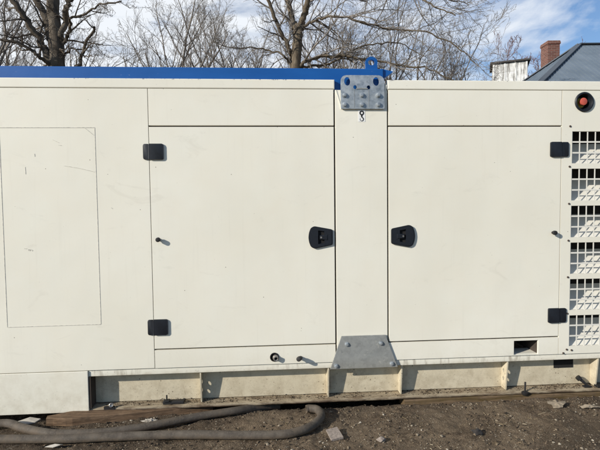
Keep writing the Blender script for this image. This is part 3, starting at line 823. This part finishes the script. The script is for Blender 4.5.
hose('hose', [(-2.3, -0.20, .022), (-1.85, -0.245, .022), (-1.424, -0.275, .022), (-1.106, -0.302, .022), (-0.902, -0.303, .022), (-0.589, -0.308, .022), (-0.376, -0.323, .022), (-0.163, -0.348, .022), (0.049, -0.363, .023), (0.157, -0.334, .023), (0.238, -0.270, .024), (0.288, -0.181, .027), (0.278, -0.103, .030), (0.235, -0.080, .030), (0.212, -0.083, .029)], 0.0235,
     'grey rubber hose in front, its free end hooked back at the galvanised bracket')
hose('hose', [(0.05, 0.10, -0.03), (-0.08, 0.03, 0.0), (-0.209, -0.046, .020), (-0.407, -0.103, .022), (-0.566, -0.162, .022), (-0.718, -0.213, .022), (-0.917, -0.250, .022), (-1.129, -0.244, .022), (-1.248, -0.212, .022), (-1.375, -0.155, .024), (-1.455, -0.110, .027), (-1.52, -0.10, .027), (-1.66, -0.125, .024), (-1.95, -0.14, .022), (-2.25, -0.10, .022)], 0.0235,
     'grey rubber hose coming out from under the skid and lying behind the other hose')

def plank(name, c0, c1, w_, th, mat, label, rough=0.003, nose=0.0):
    """board from c0 to c1 (centre of top at the ends), uneven and split at the ends"""
    c0 = Vector(c0); c1 = Vector(c1); d = (c1 - c0); L = d.length; d.normalize(); s = Vector((-d.y, d.x, 0)).normalized(); up_ = d.cross(s)
    bm = new_bm(); n = 26; prev = None
    for i in range(n + 1):
        t_ = i / n; c = c0 + (c1 - c0) * t_; e = noise.noise(Vector((t_ * 6, w_ * 50, 1))) * rough
        q_ = min(1.0, t_ / 0.16); k = 0.30 + 0.70 * q_ * q_ * (3 - 2 * q_) if nose else 1.0
        prof = [(-w_ / 2 * k, -0.004 + e), (-w_ / 2 * k + 0.004, e), (-w_ * 0.1, e * 1.4), (w_ / 2 * k - .004, -e), (w_ / 2 * k, -0.004), (w_ / 2 * k, -th), (-w_ / 2 * k, -th)]
        ring = [bm.verts.new(c + s * a + up_ * b + d * (noise.noise(Vector((a * 90, i, 3))) * 0.005 if i in (0, n) else 0)) for a, b in prof]
        if prev:
            for q in range(7): bm.faces.new((prev[q], ring[q], ring[(q + 1) % 7], prev[(q + 1) % 7]))
        else: bm.faces.new(ring)
        prev = ring
    bm.faces.new(prev[::-1])
    o = obj(name, bm, M[mat], None, None, origin=(c0.x, c0.y, 0)); return tag(o, label, 'plank')
plank('wooden_plank', (-1.275, -0.075, 0.043), (-0.36, 0.105, 0.020), 0.11, 0.045, 'wood', 'weathered brown board poking out from under the left end of the base', nose=1)
plank('wooden_plank', (0.828, 0.055, 0.0215), (2.95, 0.065, 0.0215), 0.11, 0.06, 'wood2', 'long dark timber wedged under the right half of the base')

def shard(name, pts, h, mat, label, cat, z=None, tilt=(0, 0), rz=0, curl=0.0):
    cx = sum(p[0] for p in pts) / len(pts); cy = sum(p[1] for p in pts) / len(pts); bm = new_bm()
    zb = ground_z(cx, cy) if z is None else z
    a = []; b = []
    for x, y in pts:
        dz = (x - cx) * tilt[0] + (y - cy) * tilt[1] + curl * noise.noise(Vector((x * 40, y * 40, 2)))
        a.append(bm.verts.new((x, y, zb + dz))); b.append(bm.verts.new((x + rng.uniform(-.001, .001), y + rng.uniform(-.001, .001), zb + dz + h)))
    c = bm.verts.new((cx, cy, zb + h + curl * 0.6)); n = len(pts); bm.faces.new(a[::-1])
    for i in range(n):
        bm.faces.new((a[i], a[(i + 1) % n], b[(i + 1) % n], b[i])); bm.faces.new((b[i], b[(i + 1) % n], c))
    o = obj(name, bm, M[mat], None, None, origin=(cx, cy, zb)); return tag(o, label, cat)
shard('broken_tile', [(0.300, -0.318), (0.318, -0.400), (0.384, -0.388), (0.362, -0.305)], 0.010, 'tile', 'flat square shard of broken tile beside the hooked hose end', 'tile shard', z=0.002, tilt=(0.05, 0.20))
def leaf_outline(cx, cy, rx, ry, lobes, depth, rot, seed):
    L = []
    for i in range(40):
        a = 2 * math.pi * i / 40; k = 1 + depth * math.sin(lobes * a + seed) + 0.22 * noise.noise(Vector((math.cos(a) * 2, math.sin(a) * 2, seed)))
        x, y = rx * k * math.cos(a), ry * k * math.sin(a); L.append((cx + x * math.cos(rot) - y * math.sin(rot), cy + x * math.sin(rot) + y * math.cos(rot)))
    return L
shard('dry_leaf', leaf_outline(1.735, -0.118, 0.055, 0.036, 3, 0.16, 0.2, 1.3), 0.0015, 'leaf', 'large pale dry leaf on the soil below the locking pin', 'leaf', z=0.012, tilt=(0.04, 0.16), curl=0.016)
shard('dry_leaf', leaf_outline(1.91, -0.166, 0.052, 0.014, 2, 0.12, -0.15, 0.4), 0.0015, 'leaf', 'narrow curled tan leaf at the right edge of the yard', 'leaf', z=0.010, tilt=(0, 0.2), curl=0.014)
shard('paper_scrap', [(-1.165, -0.345), (-1.12, -0.355), (-1.085, -0.352), (-1.075, -0.34), (-1.10, -0.335), (-1.14, -0.334)], 0.003, 'paper', 'torn white paper scrap on the soil in front of the hoses', 'paper scrap', z=0.008, curl=0.012)
shard('paper_scrap', [(-1.47, -0.045), (-1.42, -0.065), (-1.35, -0.055), (-1.33, -0.03), (-1.40, -0.012)], 0.006, 'paper', 'dusty yellowed paper scrap in the shadow under the closed left box', 'paper scrap', z=0.004, tilt=(0, 0.3), curl=0.014)
def lump(name, c, s, mat, label, cat, seed):
    bm = new_bm(); bmesh.ops.create_icosphere(bm, subdivisions=3, radius=1)
    for v in bm.verts:
        k = 1 + 0.45 * noise.fractal(v.co * 1.4 + Vector((seed, 0, 0)), 0.8, 2.0, 4)
        v.co = Vector((v.co.x * s[0] * k + c[0], v.co.y * s[1] * k + c[1], v.co.z * s[2] * k + c[2]))
    o = obj(name, bm, M[mat], None, 60, origin=(c[0], c[1], 0)); return tag(o, label, cat)
lump('soil_clod', (1.105, -0.405, 0.008), (0.028, 0.020, 0.016), 'clod', 'blackish clod of earth lying on the soil right of centre', 'clod', 3)
lump('soil_clod', (0.575, -0.43, 0.006), (0.020, 0.016, 0.012), 'tile', 'small light brown clod on the soil in front of the bracket', 'clod', 8)
def crumple(name, c, s, label):
    bm = new_bm(); bmesh.ops.create_icosphere(bm, subdivisions=3, radius=1)
    for v in bm.verts:
        k = 1 + 0.9 * noise.noise(v.co * 3.1) + 0.4 * noise.noise(v.co * 8)
        v.co = Vector((v.co.x * s[0] * k + c[0], v.co.y * s[1] * k + c[1], abs(v.co.z) * s[2] * k + c[2]))
    o = obj(name, bm, M['paper'], None, None, origin=c); return tag(o, label, 'litter')
crumple('plastic_wrapper', (-0.69, -0.105, 0.002), (0.034, 0.014, 0.014), 'crumpled white plastic wrapper between the board and the hose')

# ------------------------------------------------------------------ bare trees
def tube(V, F, pts, rad, n):
    k0 = len(V); u = None; L = len(pts)
    for i in range(L):
        d = (pts[min(i + 1, L - 1)] - pts[max(i - 1, 0)])
        if d.length < 1e-6: d = Vector((0, 0, 1))
        d.normalize()
        if u is None: u = d.orthogonal().normalized()
        else:
            u = u - d * u.dot(d); u = u.normalized() if u.length > 1e-5 else d.orthogonal().normalized()
        v = d.cross(u)
        for q in range(n):
            a = 2 * math.pi * q / n; V.append(tuple(pts[i] + (u * math.cos(a) + v * math.sin(a)) * rad[i]))
    for i in range(L - 1):
        for q in range(n):
            a = k0 + i * n + q; b = k0 + i * n + (q + 1) % n; F.append((a, b, b + n, a + n))
def rvec(rg): return Vector((rg.gauss(0, 1), rg.gauss(0, 1), rg.gauss(0, 1)))
def branch(V, F, p, d, r, L, lev, rg, P):
    steps = P['steps'][lev]; pts = [p.copy()]; rad = [r]; d = d.normalized()
    for i in range(steps):
        d = (d + rvec(rg) * P['wander'] + Vector((0, 0, P['trop']))).normalized()
        p = p + d * (L / steps); pts.append(p.copy()); rad.append(max(P['rmin'], r * (1 - 0.72 * (i + 1) / steps)))
    tube(V, F, pts, rad, 6 if r > .05 else (4 if r > .016 else 3))
    if lev + 1 < len(P['steps']): side(V, F, pts, rad, L, lev + 1, rg, P)
def side(V, F, pts, rad, L, lev, rg, P, lo=0.15, cnt=None):
    n = cnt or max(1, int(P['kids'][lev] * rg.uniform(.75, 1.25)))
    for k in range(n):
        t_ = lo + (1 - lo) * (k + rg.random()) / n; x = min(t_, 0.999) * (len(pts) - 1); i = int(x); f_ = x - i
        p = pts[i].lerp(pts[i + 1], f_); d = (pts[i + 1] - pts[i]).normalized(); rr = rad[i] * (1 - f_) + rad[i + 1] * f_
        s = rvec(rg); s = s - d * s.dot(d); s.normalize()
        an = R(rg.uniform(*P['angle'])); nd = d * math.cos(an) + s * math.sin(an)
        nl = L * P['ratio'] * rg.uniform(.55, 1.15) * (1.1 - 0.45 * t_)
        branch(V, F, p, nd, max(P['rmin'], min(rr * 0.62, P['rcap'][lev])), nl, lev, rg, P)
def mesh_of(name, V, F, mat):
    me = bpy.data.meshes.new(name); me.from_pydata(V, [], F); me.materials.append(mat)
    me.polygons.foreach_set('use_smooth', [True] * len(me.polygons)); return me
def child(name, me, root):
    me.transform(Matrix.Translation(-Vector(root.location)))
    o = bpy.data.objects.new(name, me); C.objects.link(o); o.parent = root; return o
PW = dict(wander=0.17, trop=0.035, rmin=0.0034, angle=(28, 68), ratio=0.52)
def hero_tree(name, base, trunk, limbs, label, bark_m, twig_m, seed, kids, rcap, free=()):
    """trunk: [(point, radius)], limbs: [[points], r0, r1, n side shoots]"""
    rg = random.Random(seed); root = thing(name, label, 'tree', base)
    tp = catmull([p for p, r in trunk], 6); tr = []
    for i in range(len(tp)):
        x = i / 6; j = min(int(x), len(trunk) - 2); f_ = x - j; tr.append(trunk[j][1] * (1 - f_) + trunk[j + 1][1] * f_)
    V, F = [], []; tube(V, F, tp, tr, 16)
    tm = mesh_of('trunk', V, F, bark_m)
    for v in tm.vertices:                                         # knotty, uneven bole
        q = v.co; k = noise.fractal(Vector((q.x * 5, q.y * 5, q.z * 1.6)), 0.8, 2, 4); v.co = q + Vector((0.03 * k, 0.02 * k, 0))
    child('trunk', tm, root)
    for pts, r0, r1, n in limbs:                                  # each main limb with everything that grows from it
        lp_ = catmull([Vector(p) + Vector((0, noise.noise(Vector((p[0] * 3, p[2] * 3, seed))) * 0.3, 0)) if 0 < i else Vector(p) for i, p in enumerate(pts)], 5)
        L = sum((b - a).length for a, b in zip(lp_, lp_[1:])); m_ = len(lp_) - 1
        wob = [p + rvec(rg) * 0.018 * min(1, i / 3) for i, p in enumerate(lp_)]
        rad = [r0 + (r1 - r0) * i / m_ for i in range(m_ + 1)]
        V, F = [], []; tube(V, F, wob, rad, 9 if r0 > .07 else 7)
        child('limb', mesh_of('limb', V, F, bark_m), root)
        V, F = [], []
        P = dict(PW, steps=[0, 6, 5, 4], kids=[0] + kids, rcap=rcap)
        if n:
            side(V, F, wob, rad, max(1.4, L * 0.75), 1, rg, P, 0.12, n)
            child('twigs', mesh_of('twigs', V, F, twig_m), root)
    return root
rc = [1, 0.030, 0.013, 0.007]
Y = 9.5
def yy(L, d0, d1=None):
    d1 = d0 if d1 is None else d1; n = max(1, len(L) - 1)
    return [(x, d0 + (d1 - d0) * i / n, z) for i, (x, z) in enumerate(L)]
hero_tree('bare_tree', (-5.15, Y, 0), [((-5.12, Y, -0.1), .36), ((-5.15, Y, 1.5), .28), ((-5.20, Y, 3.2), .225), ((-5.20, Y, 4.4), .195), ((-5.18, Y, 4.9), .18), ((-5.19, Y, 5.4), .17), ((-5.22, Y, 5.9), .16), ((-5.24, Y, 6.6), .145), ((-5.2, Y, 8.0), .10), ((-5.0, Y, 10.2), .03)], [
    [yy([(-5.20, 4.55), (-5.34, 4.86), (-5.53, 5.24), (-5.73, 5.65), (-5.93, 6.03), (-6.16, 6.42), (-6.5, 7.2)], Y, Y - 0.5), .105, .05, 9],
    [yy([(-5.22, 5.1), (-5.36, 5.42), (-5.47, 5.8), (-5.64, 6.18), (-5.82, 6.57), (-6.02, 7.1)], Y, Y + .5), .115, .07, 5],
    [yy([(-5.14, 5.1), (-5.05, 5.45), (-4.96, 5.8), (-4.83, 6.1), (-4.58, 6.35), (-4.2, 6.75), (-3.8, 7.3)], Y, Y - .3), .085, .04, 9],
    [yy([(-5.25, 4.62), (-5.45, 4.85), (-5.66, 5.00), (-6.06, 5.14), (-6.54, 5.2), (-7.12, 5.34)], Y, Y - 1), .05, .018, 9],
    [yy([(-5.12, 5.12), (-4.92, 5.36), (-4.78, 5.55), (-4.65, 5.71), (-4.23, 5.84), (-3.86, 5.97), (-3.3, 6.0)], Y, Y - .8), .048, .014, 10],
    [yy([(-5.1, 4.0), (-4.8, 4.15), (-4.62, 4.42), (-4.53, 4.78), (-4.33, 5.1), (-4.0, 5.44)], Y, Y - .6), .06, .030, 4],
    [yy([(-5.10, 5.14), (-4.98, 5.05), (-4.86, 4.98), (-4.62, 5.03), (-4.38, 4.83), (-4.05, 4.75)], Y, Y - .6), .032, .010, 8],
    [yy([(-5.2, 6.6), (-5.6, 7.2), (-6.3, 7.7), (-7.3, 8.0)], Y, Y - 1), .07, .02, 8],
    [yy([(-5.2, 6.9), (-4.6, 7.5), (-3.7, 7.9), (-2.8, 7.7)], Y, Y - .8), .07, .02, 9],
    ], 'thick dark bare tree with forked trunk rising behind the left part of the blue cover', M['bark_dark'], M['twig_dark'], 11, [7, 7, 6], rc)
Y = 12.0
hero_tree('bare_tree', (0.85, Y, 0), [((0.8, Y, -0.1), .30), ((0.8, Y, 2.0), .20), ((0.84, Y, 4.4), .175), ((0.92, Y, 5.3), .165), ((0.97, Y, 5.9), .15), ((1.02, Y, 6.4), .15), ((1.06, Y, 6.75), .13)], [
    [yy([(1.0, 6.35), (0.95, 6.65), (0.87, 6.98), (0.73, 7.49), (0.49, 8.39), (0.3, 10)], Y, Y + .4), .13, .04, 10],
    [yy([(1.04, 6.35), (1.12, 6.72), (1.2, 7.0), (1.33, 7.5), (1.54, 8.41), (1.6, 10)], Y, Y - .3), .12, .05, 10],
    [yy([(0.90, 5.55), (0.78, 5.92), (0.53, 6.43), (0.23, 6.97), (0.05, 7.6), (-0.27, 8.52)], Y, Y - .6), .075, .04, 12],
    [yy([(0.95, 5.35), (1.2, 5.56), (1.45, 5.68), (2.17, 5.74), (2.96, 5.67), (4.24, 5.45), (5.05, 5.3), (5.86, 4.96)], Y, Y - .4), .062, .018, 26],
    [yy([(1.05, 6.5), (1.25, 6.68), (1.56, 6.80), (2.18, 6.86), (2.97, 6.64), (3.92, 6.44), (5.0, 6.27), (5.8, 5.75), (6.3, 5.2)], Y, Y - 1), .05, .012, 28],
    [yy([(0.9, 5.3), (0.7, 5.62), (0.55, 5.74), (0.15, 5.90), (-0.46, 5.95), (-0.92, 5.88), (-1.5, 6.0)], Y, Y - .5), .04, .012, 11],
    [yy([(1.5, 8.3), (2.2, 8.9), (2.98, 8.95), (3.77, 7.95), (4.34, 7.5), (4.63, 7.19), (5.04, 6.89), (5.50, 6.60)], Y, Y - 1.2), .055, .016, 20],
    [yy([(1.33, 7.5), (2.0, 7.75), (2.98, 7.9), (4.6, 7.75), (5.5, 7.46), (6.2, 7.2)], Y, Y - .6), .05, .012, 26],
    [yy([(0.97, 5.4), (1.3, 5.5), (2.02, 5.62), (2.81, 6.1), (3.6, 6.32), (4.4, 6.40), (5.2, 6.0)], Y, Y + .6), .045, .012, 20],
    ], 'bare tree with pale trunk and long arching limbs behind the middle of the blue cover', M['bark_pale'], M['twig'], 23, [7, 7, 5], rc)

def brush_tree(seed, H, spread, kids, twig_m, nlimb=9, rmin=0.006, trunk_h=0.28, ang=(10, 34), trop=0.06):
    rg = random.Random(seed); V, F = [], []; TV, TF = [], []
    pts = [Vector((0, 0, -0.1))]; d = Vector((0, 0, 1)); n = 8
    for i in range(n):
        d = (d + rvec(rg) * 0.06 + Vector((0, 0, .1))).normalized(); pts.append(pts[-1] + d * H * 0.62 / n)
    rad = [0.016 * H * (1 - 0.72 * i / n) + 0.006 for i in range(n + 1)]
    tube(TV, TF, pts, rad, 8)
    P = dict(PW, wander=0.13, trop=trop, rmin=rmin, angle=(18, 55), ratio=0.50, steps=[6, 6, 5, 4], kids=[0] + kids, rcap=[1, .026, .014, .008])
    for k in range(nlimb):
        t_ = trunk_h + (0.98 - trunk_h) * (k + rg.random()) / nlimb; x = t_ * n; i = min(int(x), n - 1)
        p = pts[i].lerp(pts[i + 1], x - i); a = rg.uniform(0, 6.28); an = R(rg.uniform(*ang)) * spread
        dd = Vector((math.cos(a) * math.sin(an), math.sin(a) * math.sin(an), math.cos(an)))
        branch(V, F, p, dd, rad[i] * 0.6, H * 0.46 * rg.uniform(.8, 1.15), 0, rg, P)
    return mesh_of('trunk', TV, TF, M['bark_dark']), mesh_of('crown', V, F, twig_m)
kinds = {
    'grey':  brush_tree(101, 9.0, 1.25, [8, 7, 6], M['twig'], 12, rmin=.0034),
    'brown': brush_tree(202, 7.2, 1.1, [8, 7, 5], M['twig_brown'], 10, trunk_h=0.2, rmin=.0034),
    'dark':  brush_tree(303, 10.0, 1.35, [8, 7, 5], M['twig'], 10, rmin=.0045),
    'red':   brush_tree(404, 10.0, 1.5, [10, 9, 6], M['twig_red'], 18, rmin=0.008, trunk_h=.45),
    'fine':  brush_tree(505, 7.2, 1.1, [8, 6, 4], M['twig'], 10, rmin=0.0048, trunk_h=.3),
}
def plant(kind, x, y, rz, s, label, group=None):
    tm, cm = kinds[kind]
    r_ = thing('bare_tree', label, 'tree', (x, y, 0), group); r_.rotation_euler.z = rz; r_.scale = (s, s, s)
    for nm, me in (('trunk', tm), ('crown', cm)):
        o = bpy.data.objects.new(nm, me); C.objects.link(o); o.parent = r_
G1 = 'grey bare trees in the thicket behind the enclosure'
G2 = 'brownish bare trees in the thicket behind the enclosure'
G3 = 'dark bare trees in the thicket behind the enclosure'
L1 = 'thin grey bare tree in the tangle of twigs behind the blue cover'
L2 = 'low brownish bare tree in the tangle of twigs behind the blue cover'
L3 = 'tall dark bare tree far back in the tangle behind the blue cover'
for i, (k, x, y, s) in enumerate([
    ('grey', -8.6, 12.5, 1.0), ('grey', -3.4, 13.5, .95), ('grey', -1.6, 15.0, 1.0), ('grey', 2.6, 16.5, 1.0), ('grey', 4.6, 15.5, .95), ('grey', 6.3, 17.5, .95), ('grey', -11.5, 17, 1.1),
    ('brown', -2.2, 12.0, 1.0), ('brown', 3.6, 14.0, .95), ('brown', -9.2, 15.5, 1.15), ('brown', 1.7, 14.2, 1.02),
    ('dark', 0.8, 22.5, 1.1), ('dark', 5.0, 22.0, 1.0), ('dark', -11.0, 23, 1.1)]):
    plant(k, x, y, i * 1.37, s, {'grey': L1, 'brown': L2, 'dark': L3}[k], {'grey': G1, 'brown': G2, 'dark': G3}[k])
plant('fine', 6.3, 13.8, 0.7, 1.0, 'slender bare tree with upright twigs at the right edge of the thicket')
plant('red', 18.0, 31.0, 0.4, 1.10, 'bare tree with reddish twigs showing above the whitewashed tower')
plant('red', 18.9, 30.5, 2.6, 1.0, 'bare tree with reddish twigs showing between the tower and the chimney')

# ------------------------------------------------------------------ whitewashed tower
ta = R(-25); tw = thing('old_tower', 'old whitewashed square tower with a flat dark roof left of the house', 'tower', (14.55, 24.8, 0)); tw.rotation_euler.z = ta
hw, hz = 0.93, 9.22
def local(name, bm, mat, root, smooth=None):
    bmesh.ops.recalc_face_normals(bm, faces=bm.faces); me = bpy.data.meshes.new(name); bm.to_mesh(me); bm.free(); me.materials.append(mat)
    o = bpy.data.objects.new(name, me); C.objects.link(o); o.parent = root; return o
bm = new_bm(); add_box(bm, -hw, hw, -hw, hw, 0, hz, 0.03)
wl = local('wall', bm, M['tower'], tw)
bm = new_bm(); add_box(bm, -hw - .14, hw + .14, -hw - .14, hw + .14, hz + .005, hz + .10, 0.01); local('roof', bm, M['felt'], tw)
bm = new_bm(); add_box(bm, hw + .003, hw + .03, -0.1, 0.16, hz - .95, hz - .62); local('window', bm, M['hole'], wl)
bm = new_bm()
for x in (-hw + .06, -0.28, 0.30, hw - .06): add_box(bm, x - .05, x + .05, -hw - .035, -hw - .003, 0.02, hz - .02, 0.01)
local('corner_post', bm, M['tower'], tw)

# ------------------------------------------------------------------ house with the blue-grey hip roof
hs = thing('house', 'house with blue-grey ribbed metal hip roof and a brick chimney', 'house', (14.239, 18.0, 0)); hs.rotation_euler.z = -yaw
RZ, A, SL, RL = 8.254, 5.6, 0.72, 7.0
EZ = RZ - SL * A
c1, c2, c3, c4 = (-A, -A, EZ), (-A, A, EZ), (RL + A, A, EZ), (RL + A, -A, EZ); q1, q2 = (0, 0, RZ), (RL, 0, RZ)
bm = new_bm()
v = [bm.verts.new(p) for p in (c1, c2, c3, c4, q1, q2)]; vb = [bm.verts.new((p[0], p[1], p[2] - 0.12)) for p in (c1, c2, c3, c4)]
for q in ((v[0], v[4], v[1]), (v[0], v[3], v[5], v[4]), (v[3], v[2], v[5]), (v[1], v[4], v[5], v[2]), tuple(vb)): bm.faces.new(q)
for i in range(4): bm.faces.new((v[i], v[(i + 1) % 4], vb[(i + 1) % 4], vb[i]))
#ROOFBM
                                                   # standing ribs up the slope and ridge caps
def rib(a, b, w_, h_):
    a = Vector(a); b = Vector(b); d = (b - a).normalized(); s = d.cross(Vector((0, 0, 1))).normalized() * w_ / 2; u_ = s.cross(d).normalized() * h_
    if u_.z < 0: u_ = -u_
    vs = [bm.verts.new(p) for p in (a - s, a + s, a + s + u_, a - s + u_, b - s, b + s, b + s + u_, b - s + u_)]
    for q in ((0, 1, 2, 3), (4, 7, 6, 5), (0, 4, 5, 1), (1, 5, 6, 2), (2, 6, 7, 3), (3, 7, 4, 0)): bm.faces.new([vs[i] for i in q])
st = 0.21
k = -A + st
while k < A:
    top = A - abs(k); rib((-A + .01, k, EZ + .005), (-A + top - .10, k, EZ + (top - .10) * SL), 0.05, 0.016); k += st
k = -A + st
while k < RL + A:
    top = A if 0 <= k <= RL else (A + k if k < 0 else A - (k - RL)); rib((k, -A + .01, EZ + .005), (k, -A + top - .10, EZ + (top - .10) * SL), 0.05, 0.016); k += st
rf = local('roof', bm, M['roof'], hs)
bm = new_bm()
for a, b in ((c1, q1), (c2, q1), (q1, q2), (c4, q2), (c3, q2)): rib((a[0], a[1], a[2] + .02), (b[0], b[1], b[2] + .02), 0.26, 0.04)
M['ridge'] = plain('dark_ridge', (0.055, 0.068, 0.085), 0.6)
local('ridge_cap', bm, M['ridge'], rf)
bm = new_bm(); e = 0.45; add_box(bm, -A + e, RL + A - e, -A + e, A - e, 0, EZ - 0.122); hw_ = local('wall', bm, M['wall'], hs)
for x in (-3.2, -0.6, 2.0, 4.6, 7.2, 9.8):
    bm = new_bm(); add_box(bm, x, x + 1.1, -A + e - .03, -A + e - .003, 1.1, 2.7); f_ = local('window', bm, M['sticker'], hw_)
    bm = new_bm(); add_box(bm, x + .08, x + .52, -A + e - .036, -A + e - .031, 1.18, 2.62); add_box(bm, x + .58, x + 1.02, -A + e - .036, -A + e - .031, 1.18, 2.62); local('pane', bm, M['glass'], f_)
# chimney behind the left hip
bm = new_bm(); cx, cy = -0.25, 2.0; h0, h1 = 6.2, 9.02
add_box(bm, cx - .29, cx + .29, cy - .34, cy + .34, h0, h1 - .16); add_box(bm, cx - .32, cx + .32, cy - .375, cy + .375, h1 - .159, h1 - .06); add_box(bm, cx - .305, cx + .305, cy - .355, cy + .355, h1 - .059, h1)
local('chimney', bm, M['brick'], rf)
